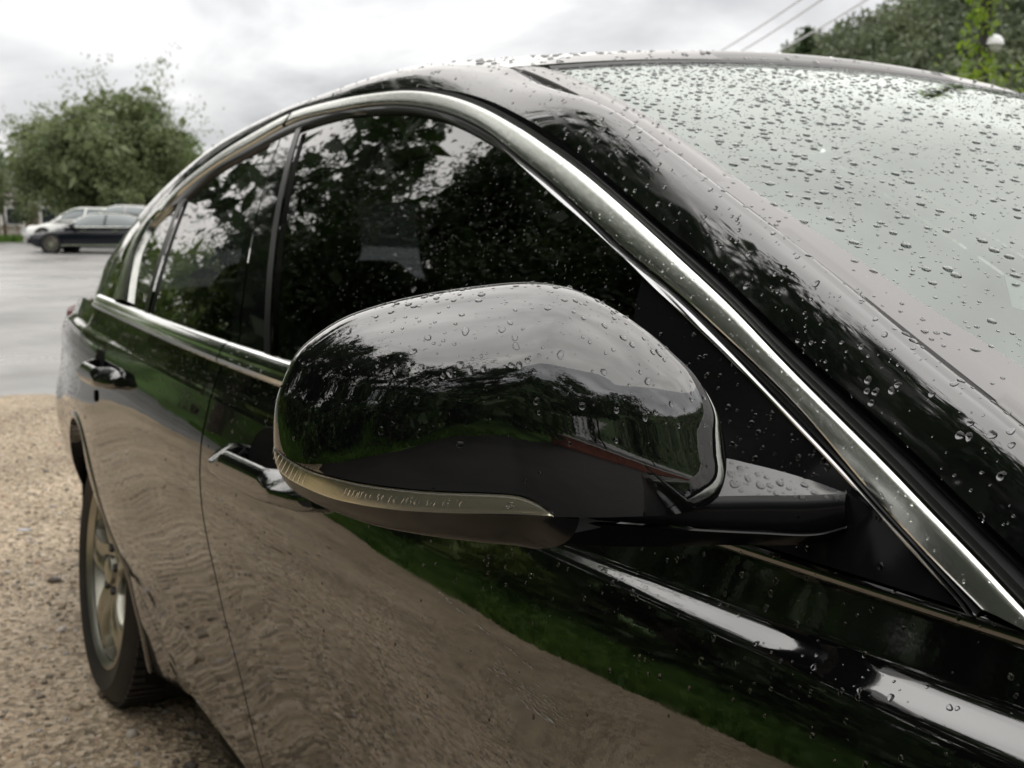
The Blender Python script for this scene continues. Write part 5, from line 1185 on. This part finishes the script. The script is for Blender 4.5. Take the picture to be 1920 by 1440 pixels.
# ------------------------------------------------------------------ wheels
def wheel(ax, yface, sgn=1, camber=0):
    w = bpy.data.objects.new('wheel', None); COL.objects.link(w); w.parent = car; w.location = (ax, 0, 0)
    RT, RR = .323, .230; y0 = yface
    t = MB(); t.lathe([(RR-.012, y0+.012), (RR+.004, y0+.004), (RR+.02, y0-.006), (RR+.055, y0-.014), (RT-.022, y0-.004), (RT-.006, y0+.010), (RT, y0+.026), (RT, y0+.21), (RT-.02, y0+.235), (RR, y0+.225)], 96, c=(0, 0, RT))
    # tread blocks: shallow grooves cut across the shoulder
    t.build('tyre', M_tyre, w, split=35)
    tb = MB()
    for k in range(72):
        a = 2*np.pi*k/72; c, s = np.cos(a), np.sin(a); da = .026
        pts = []
        for aa_, yy in ((a-da, y0+.012), (a+da, y0+.012), (a+da, y0+.10), (a-da, y0+.10)):
            for r in (RT-.004, RT+.0045): pts.append((r*np.cos(aa_), yy, RT+r*np.sin(aa_)))
        tb.add(pts, [(1, 3, 5, 7), (0, 1, 7, 6), (0, 2, 3, 1), (2, 4, 5, 3), (4, 6, 7, 5)])
    tb.build('tread', M_tyre, w, smooth=False)
    r = MB(); r.lathe([(RR+.008, y0+.006), (RR+.010, y0-.001), (RR+.004, y0-.004), (RR-.004, y0+.002), (RR-.012, y0+.016), (RR-.022, y0+.05), (RR-.03, y0+.19)], 96, c=(0, 0, RT))
    r.build('rim', M_rim, w, split=50)
    for k in range(5):
        sp = MB(); a = 2*np.pi*k/5+.5; G = []
        for u in np.linspace(0, 1, 16):
            rad = .040+(RR-.052)*u; wd = .030+.022*(1-u)**2+.024*u**3
            c = np.array([rad*np.cos(a), 0, rad*np.sin(a)+RT]); tg = np.array([-np.sin(a), 0, np.cos(a)])
            yb = y0+.024-.016*np.sin(np.pi*min(1, u*1.0))-.012*u; gr_ = .007*np.sin(np.pi*u)
            G.append([c-tg*wd+[0, yb+.035, 0], c-tg*wd+[0, yb+.007, 0], c-tg*wd*.86+[0, yb, 0], c-tg*wd*.38+[0, yb+.001, 0], c-tg*wd*.22+[0, yb+gr_, 0], c+tg*wd*.22+[0, yb+gr_, 0], c+tg*wd*.38+[0, yb+.001, 0], c+tg*wd*.86+[0, yb, 0], c+tg*wd+[0, yb+.007, 0], c+tg*wd+[0, yb+.035, 0]])
        sp.grid(np.array(G)).build('spoke', M_rim, w, split=40)
    hb = MB(); hb.lathe([(.078, y0+.05), (.075, y0+.02), (.066, y0+.014), (.036, y0+.016), (.034, y0+.006), (.028, y0+.002), (.001, y0+.001)], 40, c=(0, 0, RT)); hb.build('hub', M_rim, w)
    for k in range(5):
        a = 2*np.pi*k/5+.35; ln = MB(); ln.lathe([(.011, y0+.03), (.011, y0+.008), (.009, y0+.005), (.001, y0+.005)], 6, c=(.055*np.cos(a), 0, RT+.055*np.sin(a)))
        ln.build('lug_nut', M_dark_metal, w, split=30)
    dk = MB(); dk.lathe([(RR-.03, y0+.10), (.16, y0+.085), (.05, y0+.08), (.001, y0+.08)], 40, c=(0, 0, RT)); dk.build('brake_disc', M_dark_metal, w)
    cw = Vector((0, yface+.10, RT)); Mr = Matrix.Rotation(R_(camber), 4, 'X')
    w.rotation_euler = (R_(camber), 0, 0); sh = cw-(Mr @ cw); w.location = (ax, sh.y, sh.z)
    near_parts.append(w); return w
wheel(AXR, -.842, camber=-5.0); wheel(AXF, -.880)
# ------------------------------------------------------------------ rain drops
def drop_proto(seed, seg, rings, flat):
    r = np.random.default_rng(seed); a = np.linspace(0, 2*np.pi, seg, endpoint=False)
    out = 1+.16*np.cos(a*2+r.uniform(0, 6))*r.uniform(.2, 1)+.08*np.cos(a*3+r.uniform(0, 6)); V = []
    for k in range(rings):
        q = 1-k/rings; q = np.sin(q*np.pi/2); h = flat*(np.maximum(0, 1-q*q))**.62; V.append(np.stack([np.cos(a)*out*q, np.sin(a)*out*q, 0*a+h-(.06 if k == 0 else 0)], 1))
    V.append(np.array([[0, 0, flat]])); V = np.concatenate(V); F = [tuple(f) for f in gridfaces(rings, seg, wrap_m=True)]
    F += [((rings-1)*seg+i, (rings-1)*seg+(i+1) % seg, rings*seg) for i in range(seg)]; return V, F
BIGP = [drop_proto(i, 16, 6, .50) for i in range(6)]; SMLP = [drop_proto(20+i, 7, 2, .50) for i in range(5)]
BIGM = []
for i, (V, F) in enumerate(BIGP):
    me = mesh_from('water_drop', V, F); me.materials.append(M_water); BIGM.append(me)
def sample_mesh(objs, n, rs, accept):
    T = []; NN = []
    for o in objs:
        me = o.data; me.calc_loop_triangles(); m = len(me.loop_triangles); tv = np.zeros(m*3, np.int32); me.loop_triangles.foreach_get('vertices', tv); co = np.zeros(len(me.vertices)*3); me.vertices.foreach_get('co', co)
        vn = np.zeros(len(me.vertices)*3); me.vertices.foreach_get('normal', vn); T.append(co.reshape(-1, 3)[tv.reshape(-1, 3)]); NN.append(vn.reshape(-1, 3)[tv.reshape(-1, 3)])
    T = np.concatenate(T); NN = np.concatenate(NN); cr = np.cross(T[:, 1]-T[:, 0], T[:, 2]-T[:, 0]); ar = np.linalg.norm(cr, axis=1)/2
    cen = T.mean(1); px, py, dp = project(cen); fn = cr/(2*ar[:, None]+1e-15)
    w = np.nan_to_num(ar*accept(px, py, cen))*(dp > .05); w = np.where((px > -120) & (px < 2150) & (py > -120) & (py < 1560), w, 0)
    w = np.maximum(np.nan_to_num(w), 0)
    i = rs.choice(len(w), n, p=w/w.sum()); u, v = rs.uniform(0, 1, n), rs.uniform(0, 1, n); f = u+v > 1; u[f], v[f] = 1-u[f], 1-v[f]; b = np.stack([1-u-v, u, v], 1)[:, :, None]
    P = (T[i]*b).sum(1); N = (NN[i]*b).sum(1); N /= np.linalg.norm(N, axis=1)[:, None]+1e-9
    s = np.sign(np.sum(fn[i]*(CAM-P), 1)); N *= np.sign(np.sum(N*fn[i], 1)*s)[:, None]; return P, N
def project(P):
    d = P-CAM; z = d@Fv; z = np.where(np.abs(z) < 1e-6, 1e-6, z); return 960+FPX*(d@Rv)/z, 720-FPX*(d@Uv)/z, z
n_big = [0]
def rain(objs, parent, n, rmin, rmax, power, accept, nbig=0, seed=0, flatten=1.0, stuff=True):
    rs = np.random.default_rng(seed); objs = objs if isinstance(objs, list) else [objs]
    P, N = sample_mesh(objs, n, rs, accept); r = rmin+(rmax-rmin)*rs.uniform(0, 1, n)**power
    # keep drops from piling into one another
    o = np.argsort(-r); keep = []; cell = {}
    for i in o:
        k = tuple((P[i]/(.012)).astype(int)); ok = True
        for dx in (-1, 0, 1):
            for dy in (-1, 0, 1):
                for dz in (-1, 0, 1):
                    for j in cell.get((k[0]+dx, k[1]+dy, k[2]+dz), ()):
                        if np.sum((P[i]-P[j])**2) < (1.02*(r[i]+r[j]))**2: ok = False; break
        if ok: keep.append(i); cell.setdefault(k, []).append(i)
    keep = np.array(keep); P, N, r = P[keep], N[keep], r[keep]
    g = np.array([0, 0, -1.])-N*(-N[:, 2:3]); gl_ = np.linalg.norm(g, axis=1); rnd = rs.normal(size=(len(P), 3)); t = np.where((gl_ > .25)[:, None], g/(gl_[:, None]+1e-9)+.25*rnd, rnd); t -= N*np.sum(t*N, 1)[:, None]; t /= np.linalg.norm(t, axis=1)[:, None]; b = np.cross(N, t)
    st = 1+.35*gl_*rs.uniform(0, 1, len(P))*(r > .0009); hgt = flatten*rs.uniform(.75, 1.1, len(P))
    px, py, dp = project(P); size = np.where((px > 0) & (px < 1920) & (py > 0) & (py < 1440), r/dp, 0); big = set(np.argsort(-size)[:nbig].tolist()) if nbig else set()
    for i in big:
        c = bpy.data.objects.new('water_drop', BIGM[rs.integers(0, 6)]); COL.objects.link(c); c.parent = parent
        M = Matrix(((t[i][0]*r[i]*st[i], b[i][0]*r[i], N[i][0]*r[i]*hgt[i], P[i][0]), (t[i][1]*r[i]*st[i], b[i][1]*r[i], N[i][1]*r[i]*hgt[i], P[i][1]), (t[i][2]*r[i]*st[i], b[i][2]*r[i], N[i][2]*r[i]*hgt[i], P[i][2]), (0, 0, 0, 1)))
        c.matrix_world = M; n_big[0] += 1
    sm = np.array([i for i in range(len(P)) if i not in big]); k = rs.integers(0, 5, len(sm)); V = []; F = []; off = 0
    if len(sm) == 0: return
    VV = np.stack([SMLP[q][0] for q in k]); a = rs.uniform(0, 6.28, len(sm))*0
    W3 = P[sm][:, None]+(VV[..., 0:1]*st[sm][:, None, None]*t[sm][:, None]+VV[..., 1:2]*b[sm][:, None]+VV[..., 2:3]*hgt[sm][:, None, None]*N[sm][:, None])*r[sm][:, None, None]
    nv = VV.shape[1]; Fq = SMLP[0][1]; FF = [tuple(x+nv*i for x in f) for i in range(len(sm)) for f in Fq]
    o = mk('water_drops', W3.reshape(-1, 3), FF, M_water, parent); o['kind'] = 'stuff'
def find(name, all_=False):
    L_ = [o for o in bpy.data.objects if o.name.split('.')[0] == name and o.type == 'MESH' and o.parent in (car, mirror)]; return L_ if all_ else L_[0]
lin = lambda x, a, b: np.clip((x-a)/(b-a), 0, 1)
rain(windscreen, windscreen, 5600, .0008, .0044, 3.6, lambda x, y, P: np.where((P[:, 1] < .5), .25+1.0*lin(y, 760, 150)*lin(x, 900, 1100), 0)*(1-.45*lin(x, 1560, 1640)), 110, 1, .8)
rain(windscreen, windscreen, 2600, .0006, .0014, 1.2, lambda x, y, P: (P[:, 1] < .5)*1.0, 0, 2, .8)
rain(find('roof'), find('roof'), 1800, .0015, .0058, 1.8, lambda x, y, P: (P[:, 1] < .45)*(P[:, 0] > -2.3)*1.0, 0, 3)
fr_ = find('roof_frame')
rain(fr_, fr_, 900, .0007, .0026, 2.2, lambda x, y, P: (.5+.9*lin(x, 1000, 1500))*(x > 560), 40, 4)
rain(find('windscreen_moulding'), find('windscreen_moulding'), 150, .0008, .0026, 1.6, lambda x, y, P: 1+0*x, 0, 5)
rain(cap, mirror, 430, .0004, .0021, 2.4, lambda x, y, P: np.where(y < 700, 1.0, .42*lin(y, 860, 700)+.03)*(.35+.65*lin(x, 560, 800)), 75, 6)
rain(cap, mirror, 260, .00025, .0006, 1, lambda x, y, P: 1.0*(y < 840), 0, 7)
rain([find('mirror_foot'), find('foot_top')], mirror, 260, .0006, .0028, 1.6, lambda x, y, P: np.where(y < 936, 1.0, .04), 16, 8, .6)
sl_ = find('mirror_sail'); rain(sl_, sl_, 230, .0005, .0023, 2.4, lambda x, y, P: .15+1.0*lin(np.hypot(x-1430, y-830), 260, 40), 14, 9)
rain([o for o in find('chrome_trim', True) if o in near_parts], find('chrome_trim'), 1500, .0004, .0012, 2, lambda x, y, P: .3+.7*lin(x, 900, 1200), 0, 10)
bt_ = [o for o in find('belt_trim', True) if o in near_parts]; rain(bt_, bt_[0], 500, .0004, .0011, 1.5, lambda x, y, P: 1+0*x, 0, 11)
gl_s = [o for o in find('side_window', True) if o in near_parts]; rain(gl_s, gl_s[0], 5200, .0003, .00115, 2.4, lambda x, y, P: .4+1.0*lin(np.hypot(x-1050, (y-560)*1.4), 420, 60)+.3*lin(x, 560, 300), 0, 12)
fd, rd_ = find('front_door'), find('rear_door')
rain(rd_, rd_, 1500, .0007, .0019, 1.8, lambda x, y, P: lin(P[:, 2], .90, .935)*1.0+.004, 0, 13)
rain(fd, fd, 1300, .0005, .0021, 2.2, lambda x, y, P: (.06+lin(P[:, 2], .87, .93))*np.where(x > 1000, .8, 1.0)*(P[:, 2] > .55), 40, 14)
rain(find('quarter_panel'), find('quarter_panel'), 700, .0010, .0022, 1.5, lambda x, y, P: lin(P[:, 2], .55, .7), 0, 15)
rain(find('rear_pillar'), find('rear_pillar'), 300, .0010, .0020, 1.5, lambda x, y, P: 1+0*x, 0, 16)
dr_ = [o for o in find('door_top_roll', True) if o in near_parts]; rain(dr_, dr_[0], 60, .0006, .0017, 1.5, lambda x, y, P: 1+0*x, 0, 17)
for hd2 in (hA, hB):
    pb = [c for c in hd2.children if c.name.startswith('pull_bar')][0]; rain(pb, hd2, 160, .0004, .0014, 1.5, lambda x, y, P: 1+0*x, 0, 18)
# ------------------------------------------------------------------ far side of the car: the same parts mirrored
def mirror_parts():
    for o in list(near_parts):
        c = o.copy(); COL.objects.link(c); c.scale = (o.scale[0], -o.scale[1], o.scale[2]); c.location = (o.location[0], -o.location[1], o.location[2])
        for ch in list(o.children):
            if ch.name.startswith(('water_drop', 'lug')): continue
            d = ch.copy(); COL.objects.link(d); d.parent = c
mirror_parts()
